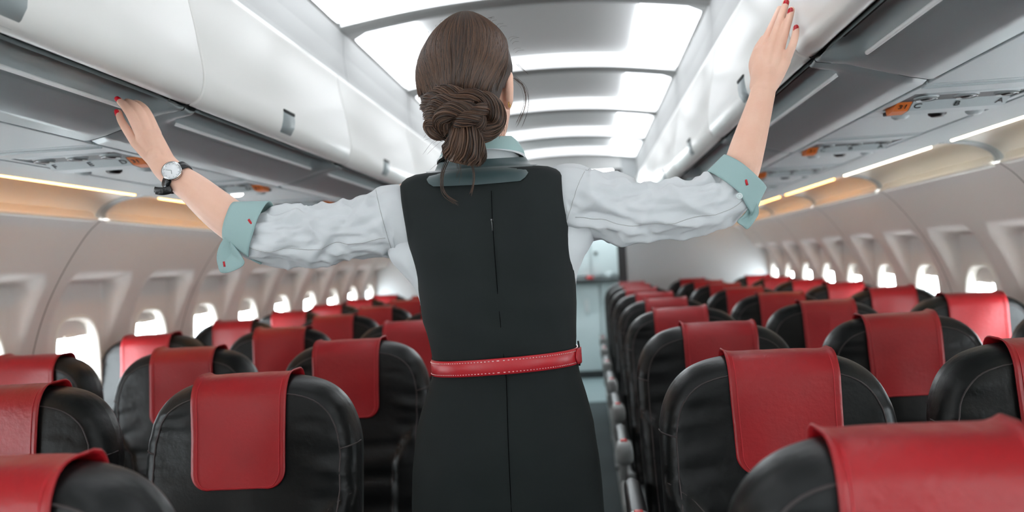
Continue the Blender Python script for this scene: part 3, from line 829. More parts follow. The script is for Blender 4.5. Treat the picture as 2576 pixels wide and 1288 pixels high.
# ---- shirt: sleeves, body, collar
def sleeve(nm, pts, seed, amp=.0108):
    """pts: (u, v, half height px, y, depth ratio)"""
    P = [at(u, v, y) for u, v, h, y, d in pts]; R = [h*y/FPX for u, v, h, y, d in pts]; D = [d for *_, d in pts]
    k = 14; path = catmull(P, k); rr = [p.x for p in catmull([(r, 0, 0) for r in R], k)]; dd = [p.x for p in catmull([(d, 0, 0) for d in D], k)]
    n = 80; V = []; nrm = None; s = 0; surf = []
    for i, p in enumerate(path):
        a, b = path[max(0, i-2)], path[min(len(path)-1, i+2)]; t = (b-a).normalized()
        if i: s += (path[i]-path[i-1]).length
        h = Vector((0, 0, 1)) if nrm is None else nrm
        nrm = (h-t*h.dot(t)).normalized(); bn = t.cross(nrm)
        if bn.y > 0: bn = -bn                       # second axis looks at the camera
        ring = []
        fade = sstep(.025, .085, s)
        for q in range(n):
            g = 2*math.pi*q/n; ax = math.cos(g); ay = math.sin(g)
            # folds run diagonally from the armpit side to the elbow
            w1 = noise.noise(Vector((s*11+ax*1.15+seed, s*5-ax*2.0+ay*.6, ay*.8+seed*.7)))
            w2 = noise.noise(Vector((s*22-ax*1.6+seed*2, ax*2.6+s*9, ay*1.4+seed)))
            w3 = noise.noise(Vector((s*45+seed, ax*5+s*14, ay*4)))
            f = (1-abs(w1)*2.4)*amp+(.5-abs(w2)*1.6)*amp*.8+w3*amp*.22
            for s0, kk, A in ((.09, .055, .006), (.155, -.05, -.005), (.20, .05, .007), (.27, -.045, .006), (.31, .04, -.005)):
                dd_ = (s-s0-kk*ax+.006*w2)/.011; f += A*math.exp(-dd_*dd_)*max(0, ay)**.5
            r = rr[i]-amp*.5+f*fade
            ring.append(p+nrm*(ax*r)+bn*(ay*r*dd[i]))
        V += ring; surf.append(ring)
    return V, grid_faces(len(path), n, False, True), surf
Lp = [(1050, 560, 92, 1.575, .80), (1000, 553, 97, 1.575, .80), (955, 562, 89, 1.57, .78), (902, 577, 75, 1.56, .78), (850, 583, 71, 1.55, .8), (785, 594, 77, 1.535, .8), (722, 598, 75, 1.515, .82), (672, 602, 70, 1.50, .85), (634, 594, 55, 1.495, .9), (612, 576, 45, 1.495, .92)]
V, F, sl = sleeve('l', Lp, 3.3)
shirtL = padd('shirt_sleeve', V, F, 'shirt')
Rp = [(1380, 520, 90, 1.575, .80), (1430, 502, 96, 1.575, .80), (1475, 512, 90, 1.57, .78), (1530, 521, 83, 1.565, .78), (1590, 532, 76, 1.56, .8), (1650, 532, 71, 1.555, .8), (1712, 526, 68, 1.55, .82), (1768, 514, 65, 1.55, .85), (1815, 496, 62, 1.555, .88), (1846, 466, 59, 1.56, .9), (1858, 445, 55, 1.56, .9)]
V, F, sr = sleeve('r', Rp, 8.1)
shirtR = padd('shirt_sleeve', V, F, 'shirt')
def seam_on(surf, i, par, r=.0006):
    ring = surf[i]; pts = [ring[q] for q in range(80) if ring[q].y < ring[0].y+.01]
    pts.sort(key=lambda p: p.z); padd('sleeve_seam', *tube([p+Vector((0, -.0004, 0)) for p in pts], r, 4), 'ceil_grey', par)
seam_on(sl, 24, shirtL); seam_on(sr, 22, shirtR)
# long seam along each sleeve's lower back
for surf, par, q0 in ((sl, shirtL, 26), (sr, shirtR, 26)):
    cand = []
    for ring in surf[26:120]:
        cand.append(ring[q0]+Vector((0, -.0004, 0)))
    padd('sleeve_seam', *tube(cand[::2], .0006, 4), 'ceil_grey', par)
# shirt body showing under the arms
sbL = ofun([(990, 520), (965, 600), (978, 640), (990, 662), (1018, 690), (1046, 722), (1060, 765)]); sbR = ofun([(1490, 500), (1512, 560), (1500, 592), (1488, 612), (1470, 642), (1454, 682), (1446, 730)])
rings = []
for i in range(34):
    z = at(1000, 770, PY).z+(at(1000, 535, PY).z-at(1000, 770, PY).z)*i/33; kd = .066-.045*sstep(17, 33, i)
    xl, xr = sbL(z), sbR(z); pts = []
    for q in range(64):
        a = 2*math.pi*q/64; c, si = math.cos(a), math.sin(a); x = (xr-xl)/2*math.copysign(abs(c)**.8, c)
        x += .004*noise.noise(Vector((x*8, si*6, z*40)))
        pts.append(Vector(((xl+xr)/2+x, PY+kd*math.copysign(abs(si)**.8, si)+.006*noise.noise(Vector((x*30, z*25, si*3))), z)))
    rings.append(pts)
padd('shirt_body', *loft(rings, True, (False, False)), 'shirt')
# satin neck band of the dress: broad at the back, hugging the shoulders
def band(rows, n=72):
    V = []
    for cu, cv, hw, db, df, dr in rows: V += neck_ring(cu, cv, hw, db, df, n=n, droop=dr)
    return V, grid_faces(len(rows), n, False, True)
V = []; NB = 9
for f_ in range(NB+2):
    for q in range(72):
        g = 2*math.pi*q/72; co, si = math.cos(g), math.sin(g); f = min(1, f_/(NB-1)); bk_ = max(0, -si)
        t0 = .74*sstep(.078, .158, abs(base[q].x-(base[0].x+base[36].x)/2)) if si < 0 else .80; t = t0+(1-t0)*f
        lift = float(np.interp(t, [0, .06, .18, .4, .7, 1], [0, .008, .016, .024, .030, .034]))
        p = Vector((base[q].x+(nk[q].x-base[q].x)*t, base[q].y+(nk[q].y-base[q].y)*t, (Z_S-.012)+lift+(nk[q].z-(Z_S+.022))*t))
        o_ = Vector((co*.4, si*.7, 0)); p += o_*(.0075 if f_ else .0025)+Vector((0, -.007*bk_*(1-f), .0015+.0035*bk_-.016*bk_**2*(1-f)))
        if f_ >= NB: k_ = f_-NB+1; p += Vector((-co*.004*k_, -si*.003*k_, .0075*k_))
        V.append(p)
F = grid_faces(NB+2, 72, False, True)
padd('neck_band', V, F, 'satin', dress)
V, F = band([(1214, 418, 98, .062, .066, .009), (1214, 406, 95, .061, .064, .010), (1215, 392, 90, .058, .062, .006), (1216, 380, 84, .055, .06, .004)])
padd('shirt_collar_stand', V, F, 'shirt', person)
rows = [(1211, 408, 113, .071, .087, -.014), (1212, 399, 111, .0705, .085, -.009), (1213, 386, 106, .0685, .082, -.003), (1215, 367, 93, .062, .074, .003), (1217, 355, 80, .056, .066, .006), (1218, 347, 70, .052, .06, .007), (1218, 346, 66, .049, .056, .007)]
V, F = band(rows[1:]); col = padd('shirt_collar', V, F, 'teal')
V, F = band([rows[0], (1211, 403, 113.5, .0725, .0875, -.0115), rows[1]]); padd('collar_edge', V, F, 'shirt', col)
# ---- turned back cuffs
def cuff(nm, c0, c1, r0, r1, axis_gap, gap, flare, label):
    """sheet wrapped around the forearm from c0 (hem side, hand) to c1 (towards the shoulder), open at axis_gap"""
    ax = (c1-c0).normalized(); e1 = Vector((0, -1, 0)); e1 = (e1-ax*e1.dot(ax)).normalized(); e2 = ax.cross(e1)
    V = []; nu, nv = 57, 11
    for i in range(nu):
        a = axis_gap+gap/2+(2*math.pi-gap)*i/(nu-1); ed = min(i, nu-1-i)/(nu-1)
        for j in range(nv):
            t = j/(nv-1); r = r0+(r1-r0)*t+flare*sstep(.16, 0, ed)*(.3+.7*t)+.0012*math.sin(a*5+t*2)
            skew = .012*sstep(.2, 0, ed)*(1 if i < nu/2 else -.4)
            V.append(c0+ax*((c1-c0).length*t+skew*t)+e1*(math.cos(a)*r)+e2*(math.sin(a)*r*.98))
    o = padd(nm, V, grid_faces(nu, nv), 'teal'); bakemods(o, ('SOLIDIFY', dict(thickness=.0022, offset=0)))
    return o, ax, e1, e2
cl0, cl1 = at(583, 558, 1.495), at(664, 577, 1.50)
cuffL, axL, e1L, e2L = cuff('cuff', cl0, cl1, .0395, .0535, 1.15, .35, .012, '')
cr0, cr1 = at(1872, 432, 1.558), at(1832, 478, 1.558)
cuffR, axR, e1R, e2R = cuff('cuff', cr0, cr1, .0475, .0525, -1.45, .32, .012, '')
def flap(par, pts, y, yb):
    """hanging corner of the folded cuff"""
    P = [at(u, v, y) for u, v in pts]; c = sum(P, Vector())/len(P); n = len(P)
    ring0 = catmull(P, 5, True); m = len(ring0); V = list(ring0)
    for k, f in ((1, .66), (2, .33)): V += [c+(p-c)*f+Vector((0, .010*(1-f), 0)) for p in ring0]
    V.append(c+Vector((0, .012, 0)))
    F = [(r*m+i, r*m+(i+1) % m, (r+1)*m+(i+1) % m, (r+1)*m+i) for r in range(2) for i in range(m)]+[(2*m+i, 2*m+(i+1) % m, 3*m) for i in range(m)]
    o = padd('cuff_flap', V, F, 'teal', par); bakemods(o, ('SOLIDIFY', dict(thickness=.0022, offset=0))); return o
fl = flap(cuffL, [(576, 584), (566, 596), (552, 618), (545, 645), (548, 668), (557, 686), (585, 682), (614, 664), (604, 640), (590, 620), (580, 606)], 1.462, 0)
fr = flap(cuffR, [(1900, 506), (1908, 522), (1907, 540), (1893, 562), (1880, 576), (1868, 568), (1855, 557), (1872, 540), (1886, 520)], 1.53, 0)
def bar_at(par, a, b, y, r, m='red_thread', nm='buttonhole'):
    padd(nm, *tube([at(*a, y), at((a[0]+b[0])/2, (a[1]+b[1])/2, y-.0005), at(*b, y)], r, 6, flat=.6), m, par)
bar_at(cuffL, (625, 552), (634, 565), 1.4475, .0022); bar_at(cuffL, (622, 572), (630, 584), 1.4475, .0010, 'cuff_dark')
bar_at(cuffL, (563, 658), (565, 671), 1.4575, .0020)
bar_at(cuffR, (1876, 452), (1880, 466), 1.508, .0022); 
c = at(1860, 493, 1.494); padd('button', *tube([c+Vector((.0045*math.cos(a), 0, .0045*math.sin(a))) for a in [2*math.pi*i/18 for i in range(18)]], .0013, 6, closed=True), 'button', shirtR)
padd('button', *tube([c+Vector((0, .002, 0)), c], [.0046, .0046], 16), 'button', shirtR)

# ---- body: one continuous skin surface (head, neck, torso, arms, hands, legs)
parts = []
def limb(pts, k=6, n=20, flat=1.0, hint=None):
    P = [Vector(p[0]) for p in pts]; path = catmull(P, k); rr = [max(.002, q.x) for q in catmull([(p[1], 0, 0) for p in pts], k)]
    parts.append(tube(path, rr, n, flat, hint=hint))
    # round ends
    for p, r in ((path[0], rr[0]), (path[-1], rr[-1])):
        bm = bmesh.new(); bmesh.ops.create_uvsphere(bm, u_segments=14, v_segments=8, radius=r*.995); bm.verts.index_update()
        parts.append(([v.co+p for v in bm.verts], [tuple(v.index for v in f.verts) for f in bm.faces])); bm.free()
# torso under the dress
rings = [[Vector(((p.x-.0)*.0+((dL(z)+dR(z))/2)+(p.x-(dL(z)+dR(z))/2)*.90, PY+(p.y-PY)*.88, z)) for p in dress_ring(z, 0, 40, noisy=False)] for z in [.74+(1.40-.74)*i/24 for i in range(25)]]
parts.append(loft(rings))
limb([(at(1214, 440, PY), .060), (at(1212, 400, PY), .052), (at(1208, 360, PY+.002), .050), (at(1200, 310, PY+.006), .054)], hint=(1, 0, 0))
shl, shr = at(1010, 530, 1.575), at(1420, 500, 1.575)
limb([(at(1120, 500, PY), .045), (shl, .050), (at(900, 575, 1.56), .038), (at(780, 592, 1.53), .036), (at(655, 596, 1.497), .037), (at(600, 566, 1.495), .0375), (at(545, 525, 1.495), .0355), (at(490, 478, 1.497), .0305), (at(448, 447, 1.499), .0265), (at(420, 424, 1.501), .0252), (at(398, 396, 1.503), .0235)], flat=.85)
limb([(at(1300, 490, PY), .045), (shr, .050), (at(1530, 522, 1.565), .038), (at(1660, 530, 1.555), .036), (at(1815, 500, 1.557), .036), (at(1858, 440, 1.56), .0345), (at(1880, 372, 1.567), .0320), (at(1901, 300, 1.58), .0272), (at(1915, 250, 1.594), .0240), (at(1922, 218, 1.601), .0232), (at(1930, 185, 1.606), .0225)], flat=.85)
# left hand: back of the hand to us, fingers over the bin's handle lip
def finger(px, r): limb([(at(u, v, y), q) for (u, v, y), q in zip(px, r)], k=5, n=14)
wl = (424, 430, 1.501)
for kn, q in (((340, 358, 1.505), .0098), ((357, 346, 1.500), .0112), ((375, 338, 1.499), .0114), ((391, 338, 1.503), .0108)):
    limb([(at(418+(kn[0]-365)*.42, 422, 1.503), .0150), (at((418+(kn[0]-365)*.42+kn[0])/2, (422+kn[1])/2, 1.499), .0130), (at(*kn), q)], k=5, n=16)
limb([(at(*wl), .0235), (at(396, 390, 1.504), .0215), (at(370, 352, 1.507), .0165)], flat=.62, k=6, hint=(1, 0, -.6))
finger([(340, 358, 1.505), (316, 322, 1.497), (304, 301, 1.503), (298.5, 283, 1.514)], (.0095, .0080, .0072, .0062))
finger([(357, 346, 1.499), (331, 294, 1.482), (313, 267, 1.496), (300, 253, 1.517)], (.0102, .0082, .0074, .0064))
finger([(376, 337, 1.501), (350, 279, 1.492), (333, 262, 1.510), (320, 256, 1.527)], (.0102, .0082, .0076, .0066))
finger([(394, 338, 1.507), (370, 284, 1.506), (353, 265, 1.524), (341, 259, 1.540)], (.0098, .0082, .0074, .0066))
finger([(418, 405, 1.515), (402, 366, 1.535), (385, 335, 1.548), (372, 312, 1.552)], (.0130, .0115, .0098, .0080))       # thumb, behind
# right hand: laid on the bin door
wr = (1919, 228, 1.600)
for kn, q in (((1914, 124, 1.618), .0108), ((1935, 128, 1.606), .0114), ((1957, 140, 1.601), .0112), ((1976, 155, 1.600), .0100)):
    limb([(at(1921+(kn[0]-1945)*.50, 218, 1.602), .0150), (at((1921+(kn[0]-1945)*.50+kn[0])/2, (218+kn[1])/2, 1.601), .0135), (at(*kn), q)], k=5, n=16)
limb([(at(*wr), .0225), (at(1932, 190, 1.607), .0235), (at(1943, 145, 1.612), .0180)], flat=.62, k=6, hint=(1, 0, .3))
limb([(at(1915, 205, 1.606), .0165), (at(1903, 165, 1.612), .0150), (at(1909, 132, 1.616), .0120)], k=5, n=14)
finger([(1914, 124, 1.618), (1935, 82, 1.632), (1948, 54, 1.660), (1961, 22, 1.700)], (.0098, .0082, .0074, .0062))
finger([(1935, 128, 1.606), (1955, 72, 1.612), (1968, 36, 1.638), (1978, 4, 1.655)], (.0102, .0084, .0078, .0066))
finger([(1957, 140, 1.601), (1973, 86, 1.600), (1983.5, 52, 1.613), (1991, 25, 1.621)], (.0100, .0082, .0075, .0064))
finger([(1976, 155, 1.600), (1992.5, 117, 1.586), (2000, 92, 1.590), (2003, 70, 1.595)], (.0092, .0076, .0070, .0062))
finger([(1906, 200, 1.615), (1900, 160, 1.645), (1908, 125, 1.668), (1922, 98, 1.682)], (.0135, .0118, .0100, .0080))       # thumb, behind
# head, turned a little to the right
HA = math.radians(20); HC = at(1184, 208, PY+.010)
hf = Vector((math.sin(HA), math.cos(HA), 0)); hr = Vector((math.cos(HA), -math.sin(HA), 0))
def hp(r, f, z): return HC+hr*r+hf*f+Vector((0, 0, z))
tbl = [(-.128, .018, .070, -.035), (-.120, .034, .082, -.01), (-.105, .048, .090, .02), (-.085, .058, .093, .045), (-.06, .066, .094, .070), (-.03, .071, .093, .088), (0, .073, .092, .096), (.03, .073, .094, .098), (.06, .068, .086, .092), (.085, .056, .068, .076), (.10, .040, .045, .052), (.108, .018, .02, .024)]
rings = []
for z, w, fr_, bk in tbl:
    pts = []
    for q in range(32):
        a = 2*math.pi*q/32; c, si = math.cos(a), math.sin(a)
        pts.append(hp(w*math.copysign(abs(c)**.9, c), (fr_ if si > 0 else bk)*si+(0 if bk > 0 or si > 0 else 0), z))
    rings.append(pts)
parts.append(loft(rings))
limb([(hp(0, .088, .012), .008), (hp(0, .104, -.022), .010), (hp(0, .108, -.034), .012), (hp(0, .094, -.040), .010)], k=4, n=12)
limb([(hp(-.018, .088, -.066), .006), (hp(0, .098, -.064), .0075), (hp(.018, .088, -.066), .006)], k=4, n=10)
for sg in (-1, 1):
    limb([(hp(sg*.048, .076, .018), .008), (hp(sg*.028, .090, .022), .009), (hp(sg*.012, .093, .016), .007)], k=4, n=10)     # brow ridge
    ear = [(hp(sg*.076, .002, -.056), .006), (hp(sg*.083, -.008, -.046), .0080), (hp(sg*.090, -.018, -.024), .0078), (hp(sg*.089, -.014, -.002), .0072), (hp(sg*.080, .002, .004), .006)]
    limb(ear, k=5, n=10)
    limb([(hp(sg*.075, -.002, -.048), .008), (hp(sg*.080, -.004, -.024), .009), (hp(sg*.078, .000, -.008), .008)], k=4, n=10)
# legs and feet down to the floor
for sg, xo in ((-1, -.085), (1, .09)):
    limb([(Vector((xo*.9, PY, .80)), .085), (Vector((xo, PY, .62)), .070), (Vector((xo, PY+.005, .46)), .052), (Vector((xo, PY-.015, .30)), .050), (Vector((xo, PY-.005, .13)), .034), (Vector((xo, PY, .085)), .034), (Vector((xo, PY+.06, .045)), .030), (Vector((xo, PY+.13, .032)), .022)])
V, F = join(*parts)
body = padd('body', V, F, 'skin')
bakemods(body, ('REMESH', dict(mode='VOXEL', voxel_size=.0019, adaptivity=0.0)), ('SMOOTH', dict(factor=.5, iterations=2)))
if not body.data.materials: body.data.materials.append(M['skin'])
# nails
def nail(u, v, y, du, dv, L, Wd, r):
    """painted nail: curved plate on the finger's back, long axis along (du, dv)"""
    c = at(u, v, y); tip = at(u+du, v+dv, y); ax = (tip-c).normalized(); nrm = Vector((0, -1, 0)); nrm = (nrm-ax*nrm.dot(ax)).normalized(); sd = ax.cross(nrm)
    V = []
    for i in range(9):
        t = -1+2*i/8; w = Wd*(1-.35*max(0, t)**3)*math.sqrt(max(.02, 1-max(0, abs(t)-.55)**2/.22)) if abs(t) < 1 else Wd*.25
        for j in range(7):
            g = -1+2*j/6; x = g*w; V.append(c+ax*(t*L)+sd*x+nrm*(r*math.cos(min(1.2, abs(x)/r*1.0))+.0006-.0006*t*t))
    o = padd('fingernail', V, grid_faces(9, 7), 'nail', body); bakemods(o, ('SOLIDIFY', dict(thickness=.001, offset=0)))
nail(297.5, 285, 1.5115, -5, -17, .0068, .0048, .0062)
nail(301, 252, 1.5145, -12, -8, .0072, .0052, .0066)
nail(1975.5, 11, 1.651, 10, -34, .0074, .0052, .0068)
nail(1986.5, 31, 1.6195, 7, -27, .0072, .0050, .0066)
nail(2000.5, 73, 1.5945, 4, -22, .0066, .0044, .0060)
# eyes, brows, lips, earrings
for sg in (-1, 1):
    bm = bmesh.new(); bmesh.ops.create_uvsphere(bm, u_segments=16, v_segments=10, radius=.0125); bm.verts.index_update()
    c = hp(sg*.031, .0815, .004); ey = padd('eye', [v.co+c for v in bm.verts], [tuple(v.index for v in f.verts) for f in bm.faces], 'eye', body); bm.free()
    c2 = c+hf*.0118; padd('iris', *tube([c2, c2+hf*.0012], [.0058, .0050], 14), 'iris', ey)
    padd('eyebrow', *tube(catmull([hp(sg*.050, .080, .020), hp(sg*.032, .096, .028), hp(sg*.014, .099, .022)], 4), [.001]+[.0026]*7+[.002], 6, flat=.5), 'hair_base', body)
    c = hp(sg*.085, -.012, -.056); padd('earring', *tube([c+hf*(.004*math.cos(a))+Vector((0, 0, .005*math.sin(a))) for a in [2*math.pi*i/14 for i in range(14)]], .0009, 6, closed=True), 'gold', body)
padd('lips', *tube(catmull([hp(-.022, .0905, -.067), hp(-.008, .1035, -.064), hp(.008, .1035, -.064), hp(.022, .0905, -.067)], 5), [.002]+[.0045]*14+[.002], 8, flat=.8), 'lip_skin', body)
# shoes
for xo in (-.085, .09):
    rings = []
    for y, w, zt in ((-.045, .022, .055), (-.035, .034, .075), (0, .038, .085), (.05, .040, .062), (.11, .043, .048), (.15, .036, .040), (.175, .015, .028)):
        rings.append([Vector((xo+w*math.cos(a), PY+y, max(.0, zt/2+zt/2*math.sin(a)))) for a in [2*math.pi*i/18 for i in range(18)]])
    padd('shoe', *loft(rings), 'shoe')
# wrist watch on the left wrist
wc = at(446, 447, 1.499); wax = (at(490, 478, 1.497)-at(420, 424, 1.501)).normalized()
e1 = Vector((0, -1, 0)); e1 = (e1-wax*e1.dot(wax)).normalized(); e2 = wax.cross(e1)
if e2.z > 0: e2 = -e2
def wp_(ang, r, d): return wc+e1*(math.cos(ang)*r*.88)+e2*(math.sin(ang)*r)+wax*d
V = []; n = 60
for i in range(n):
    a = 2*math.pi*i/n
    for r, d in ((.0292, -.0085), (.0312, -.0085), (.0318, 0), (.0312, .0085), (.0292, .0085)): V.append(wp_(a, r, d))
watch = padd('wristwatch', V, grid_faces(n, 5, True, False), 'strap')
fa = -.30                                          # dial sits a little above the side facing us
fc = wp_(fa, .0325, 0); fn = (e1*math.cos(fa)+e2*math.sin(fa)).normalized(); fs = wax.cross(fn).normalized()
def disc(r0, r1, d0, d1, m, nm, par, seg=36, sx=1.0):
    A = [[fc+fn*d+wax*(r*math.cos(a)*1.0)+fs*(r*math.sin(a)*sx) for a in [2*math.pi*i/seg for i in range(seg)]] for r, d in ((r0, d0), (r1, d1))]
    return padd(nm, *loft(A), m, par)
case = disc(.0180, .0172, -.003, .0045, 'chrome', 'watch_case', watch)
padd('bezel', *tube([fc+fn*.0045+wax*(.0168*math.cos(a))+fs*(.0168*math.sin(a)) for a in [2*math.pi*i/40 for i in range(40)]], .0017, 8, closed=True), 'chrome', watch)
disc(.0157, .0155, .0042, .0052, 'dial', 'dial', watch)
hb = []
for ang, L, w in ((.7, .007, .0006), (2.6, .010, .0005)):
    d = wax*math.cos(ang)+fs*math.sin(ang); hb.append(tube([fc+fn*.0056, fc+fn*.0056+d*L], w, 5))
for i in range(12):
    d = wax*math.cos(i*math.pi/6)+fs*math.sin(i*math.pi/6); hb.append(tube([fc+fn*.0055+d*.0125, fc+fn*.0055+d*.0142], .0004, 4))
padd('watch_hands', *join(*hb), 'arm', watch)
# loose strap end
P = [wp_(1.15, .0325, 0), at(430, 476, 1.478), at(412, 481, 1.474), at(394, 480, 1.474), at(388, 478, 1.475)]
o = padd('strap_end', *tube(catmull(P, 5), [.0080]*6+[.0075]*14+[.004], 10, flat=.22, hint=wax), 'strap', watch)

# ---- hair
hL = [(1118, 335), (1092, 312), (1072, 285), (1060, 258), (1053, 232), (1050, 205), (1052, 178), (1060, 150), (1076, 118), (1098, 88), (1125, 63), (1150, 47), (1168, 40)]
hR = [(1250, 328), (1258, 308), (1270, 280), (1281, 252), (1291, 226), (1301, 190), (1298, 160), (1287, 125), (1270, 94), (1247, 69), (1218, 49), (1196, 41), (1184, 39)]
NR = len(hL); HN = 96
BK = [.070, .085, .100, .110, .116, .119, .119, .114, .103, .086, .064, .040, .018]
FRH = [.06, .07, .08, .088, .092, .096, .098, .098, .094, .082, .062, .038, .018]
PHB = -math.pi/2-.06
def hair_ring(i, grow=0.0):
    a, b = at(*hL[i], PY), at(*hR[i], PY); c = (a+b)/2; hw_ = (b-a).length/2+grow; ax = (b-a).normalized()
    out = []
    for q in range(HN):
        g = 2*math.pi*q/HN; co, si = math.cos(g), math.sin(g)
        d = (BK[i] if si < 0 else FRH[i])+grow
        out.append(c+ax*(hw_*math.copysign(abs(co)**.92, co))+Vector((0, 1, 0))*(d*math.copysign(abs(si)**.92, si)+.008))
    return out
HRINGS = [hair_ring(i, -.0012) for i in range(NR)]
fine = []
for q in range(HN):
    fine.append(catmull([HRINGS[i][q] for i in range(NR)], 4))
NF = len(fine[0])
def hair_surf(v, g):
    """v 0 nape .. 1 crown, g angle"""
    x = v*(NF-1); i = min(NF-2, int(x)); f = x-i; y = (g/(2*math.pi) % 1)*HN; j = int(y) % HN; h = y-int(y); j2 = (j+1) % HN
    p = fine[j][i]*(1-f)+fine[j][i+1]*f; q = fine[j2][i]*(1-f)+fine[j2][i+1]*f; return p*(1-h)+q*h
def covered(v, g):
    """hair leaves the face (front wedge) free below the fringe line"""
    ang = abs(((g-math.pi/2+HA+math.pi) % (2*math.pi))-math.pi)          # angle away from the face direction
    if v > .80: return True
    return ang > math.radians(88 - 60*sstep(.58, .80, v) + 14*sstep(.5, .2, v))
V = []; F = []; ids = {}
NVv = 40
for i in range(NVv):
    for q in range(HN):
        ids[i, q] = len(V); V.append(hair_surf(i/(NVv-1), 2*math.pi*q/HN))
for i in range(NVv-1):
    for q in range(HN):
        if covered((i+.5)/(NVv-1), 2*math.pi*(q+.5)/HN): F.append((ids[i, q], ids[i+1, q], ids[i+1, (q+1) % HN], ids[i, (q+1) % HN]))
F.append(tuple(ids[NVv-1, q] for q in range(HN)))
hair = padd('hair', V, F, 'hair_base')
hr_ = random.Random(11); strands = []
crown = at(1177, 40, PY)+Vector((0, .008, 0))
for i in range(1900):
    g0 = PHB+hr_.uniform(-2.15, 2.15)
    fr2 = hr_.random(); v0 = .985-.05*hr_.random(); v1 = .20+.18*hr_.random() if abs(g0-PHB) < 1.2 else .26+.16*hr_.random()
    n = 18; path = []; lift = hr_.uniform(.0002, .0022); wv = hr_.uniform(0, 6); conv = hr_.uniform(.30, .62)
    for k in range(n):
        t = k/(n-1); v = v0+(v1-v0)*t; g = PHB+(g0-PHB)*(1-conv*sstep(.35, 1, t))+.02*math.sin(wv+t*5)
        if not covered(v, g): break
        p = hair_surf(v, g); o_ = p-HC; o_.z *= .6; path.append(p+o_.normalized()*lift)
    if len(path) > 4:
        r = hr_.choice((.0005, .0007, .0010, .0013)); strands.append(tube(path, [r*.6]+[r]*(len(path)-2)+[r*.5], 4, cap=False))
hs = padd('hair_strands', *join(*strands), 'hair', hair); hs['kind'] = 'stuff'
def lock(pts, rad, n, twist=1.0, rs=.00075, flat=1.0, fuzz=.0):
    """a lock of hair: many strands winding about a path, over a dark core"""
    P = [at(u, v, y) for u, v, y in pts]; k = 7; path = catmull(P, k); rr = [q.x for q in catmull([(r, 0, 0) for r in rad], k)]
    out = [tube(path, [r*.80 for r in rr], 10, flat)]
    fr3 = []; nrm = None
    for i, p in enumerate(path):
        t = (path[min(i+1, len(path)-1)]-path[max(0, i-1)]).normalized(); h = Vector((0, -1, 0)) if nrm is None else nrm
        nrm = (h-t*h.dot(t)).normalized(); fr3.append((nrm, t.cross(nrm)))
    for j in range(int(n*1.4)):
        a0 = hr_.uniform(0, 2*math.pi); rf = .76+.32*hr_.random(); st = hr_.randint(0, 3); en = len(path)-hr_.randint(0, 4); q = []
        for i in range(st, en):
            a = a0+twist*i/len(path)*2*math.pi; nn, bb = fr3[i]
            w = 1+fuzz*math.sin(a0*7+i*.5); q.append(path[i]+nn*(math.cos(a)*rr[i]*rf*w)+bb*(math.sin(a)*rr[i]*rf*flat*w))
        r = rs*hr_.choice((.6, .8, 1, 1.3)); out.append(tube(q, [r*.6]+[r]*(len(q)-2)+[r*.4], 4, cap=False))
    return join(*out)
LK = []
LK.append(lock([(1066, 272, 1.51), (1086, 252, 1.475), (1122, 240, 1.452), (1162, 250, 1.444), (1196, 268, 1.445)], (.009, .015, .018, .016, .010), 90, .7))
LK.append(lock([(1078, 300, 1.475), (1104, 268, 1.448), (1146, 262, 1.436), (1188, 247, 1.442), (1226, 258, 1.462)], (.012, .018, .018, .016, .012), 90, .8))
LK.append(lock([(1118, 305, 1.455), (1092, 308, 1.455), (1079, 318, 1.458), (1094, 331, 1.456), (1126, 336, 1.450)], (.012, .013, .010, .013, .014), 70, .6))
LK.append(lock([(1128, 334, 1.440), (1112, 304, 1.432), (1132, 279, 1.424), (1166, 275, 1.420), (1196, 288, 1.424), (1200, 312, 1.430), (1172, 324, 1.432)], (.012, .016, .015, .014, .014, .014, .012), 110, 1.0))
LK.append(lock([(1146, 316, 1.425), (1172, 300, 1.416), (1204, 284, 1.424), (1222, 268, 1.445)], (.010, .014, .014, .010), 70, .9))
LK.append(lock([(1186, 246, 1.455), (1222, 254, 1.452), (1244, 284, 1.456), (1241, 314, 1.462), (1216, 334, 1.455), (1186, 330, 1.445)], (.010, .016, .019, .018, .017, .012), 110, .5))
LK.append(lock([(1160, 312, 1.438), (1166, 336, 1.430), (1169, 364, 1.430), (1166, 388, 1.436), (1162, 408, 1.440)], (.012, .019, .0245, .026, .024), 220, .10, .0010, 1.38, .06))
padd('hair_bun', *join(*LK), 'hair', hair)
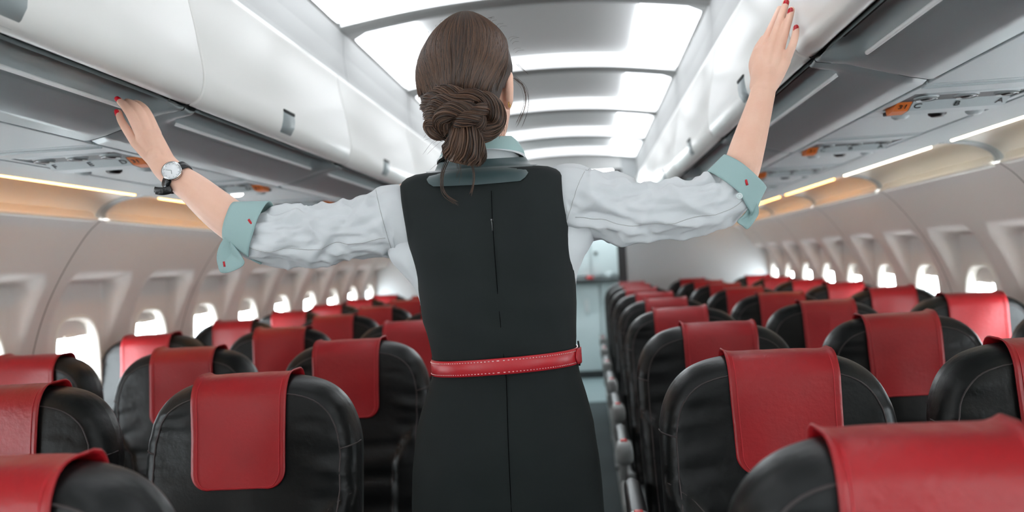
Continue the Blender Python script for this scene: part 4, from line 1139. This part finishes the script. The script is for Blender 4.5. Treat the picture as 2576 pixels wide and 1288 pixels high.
# loose wisps
wis = []
def wisp(pts, n, spread, r=.00030):
    for j in range(n):
        d = [hr_.gauss(0, spread) for _ in range(2)]; e = [hr_.gauss(0, spread*1.6) for _ in range(2)]
        P = [at(u+d[0]*(1-i/len(pts))+e[0]*(i/len(pts)), v+d[1]*.5+e[1]*(i/len(pts)), y) for i, (u, v, y) in enumerate(pts)]
        q = catmull(P, 5); wis.append(tube(q, [r]*(len(q)-1)+[r*.3], 3, cap=False))
wisp([(1128, 398, 1.445), (1114, 432, 1.455), (1112, 466, 1.458), (1122, 492, 1.46), (1150, 512, 1.46)], 7, 2.5, .00055)
wisp([(1186, 404, 1.445), (1192, 436, 1.458), (1190, 462, 1.46), (1182, 486, 1.462)], 7, 2.5, .0005)
wisp([(1150, 402, 1.445), (1154, 425, 1.452), (1150, 450, 1.458)], 5, 5)
wisp([(1290, 196, 1.575), (1312, 214, 1.575), (1322, 244, 1.575), (1317, 278, 1.57), (1303, 312, 1.57)], 14, 4.5, .00024)
wisp([(1300, 160, 1.58), (1316, 176, 1.58), (1324, 184, 1.58)], 4, 3)
wisp([(1255, 290, 1.50), (1262, 318, 1.51), (1258, 338, 1.515)], 14, 7)
for _ in range(9):
    u, v = hr_.uniform(1075, 1110), hr_.uniform(290, 400); wisp([(u+30, v-10, 1.46), (u, v+6, 1.465), (u-26+hr_.uniform(-12, 12), v+28+hr_.uniform(-15, 15), 1.47)], 1, 3, .00022)
for _ in range(22):
    a = hr_.uniform(.2, 2.9); u, v = 1177+124*math.cos(a), 165-126*math.sin(a); wisp([(u, v+4, 1.57), (u+8*math.cos(a), v-4*math.sin(a), 1.57), (u+15*math.cos(a)+8, v-6*math.sin(a), 1.57)], 1, 2, .00018)
for _ in range(40):
    u, v = hr_.uniform(1090, 1240), hr_.uniform(235, 330); wisp([(u, v, 1.425), (u+hr_.uniform(-25, 25), v+14, 1.42), (u+hr_.uniform(-40, 40), v+34, 1.428)], 1, 3, .0003)
ws = padd('wisps', *join(*wis), 'hair', hair); ws['kind'] = 'stuff'
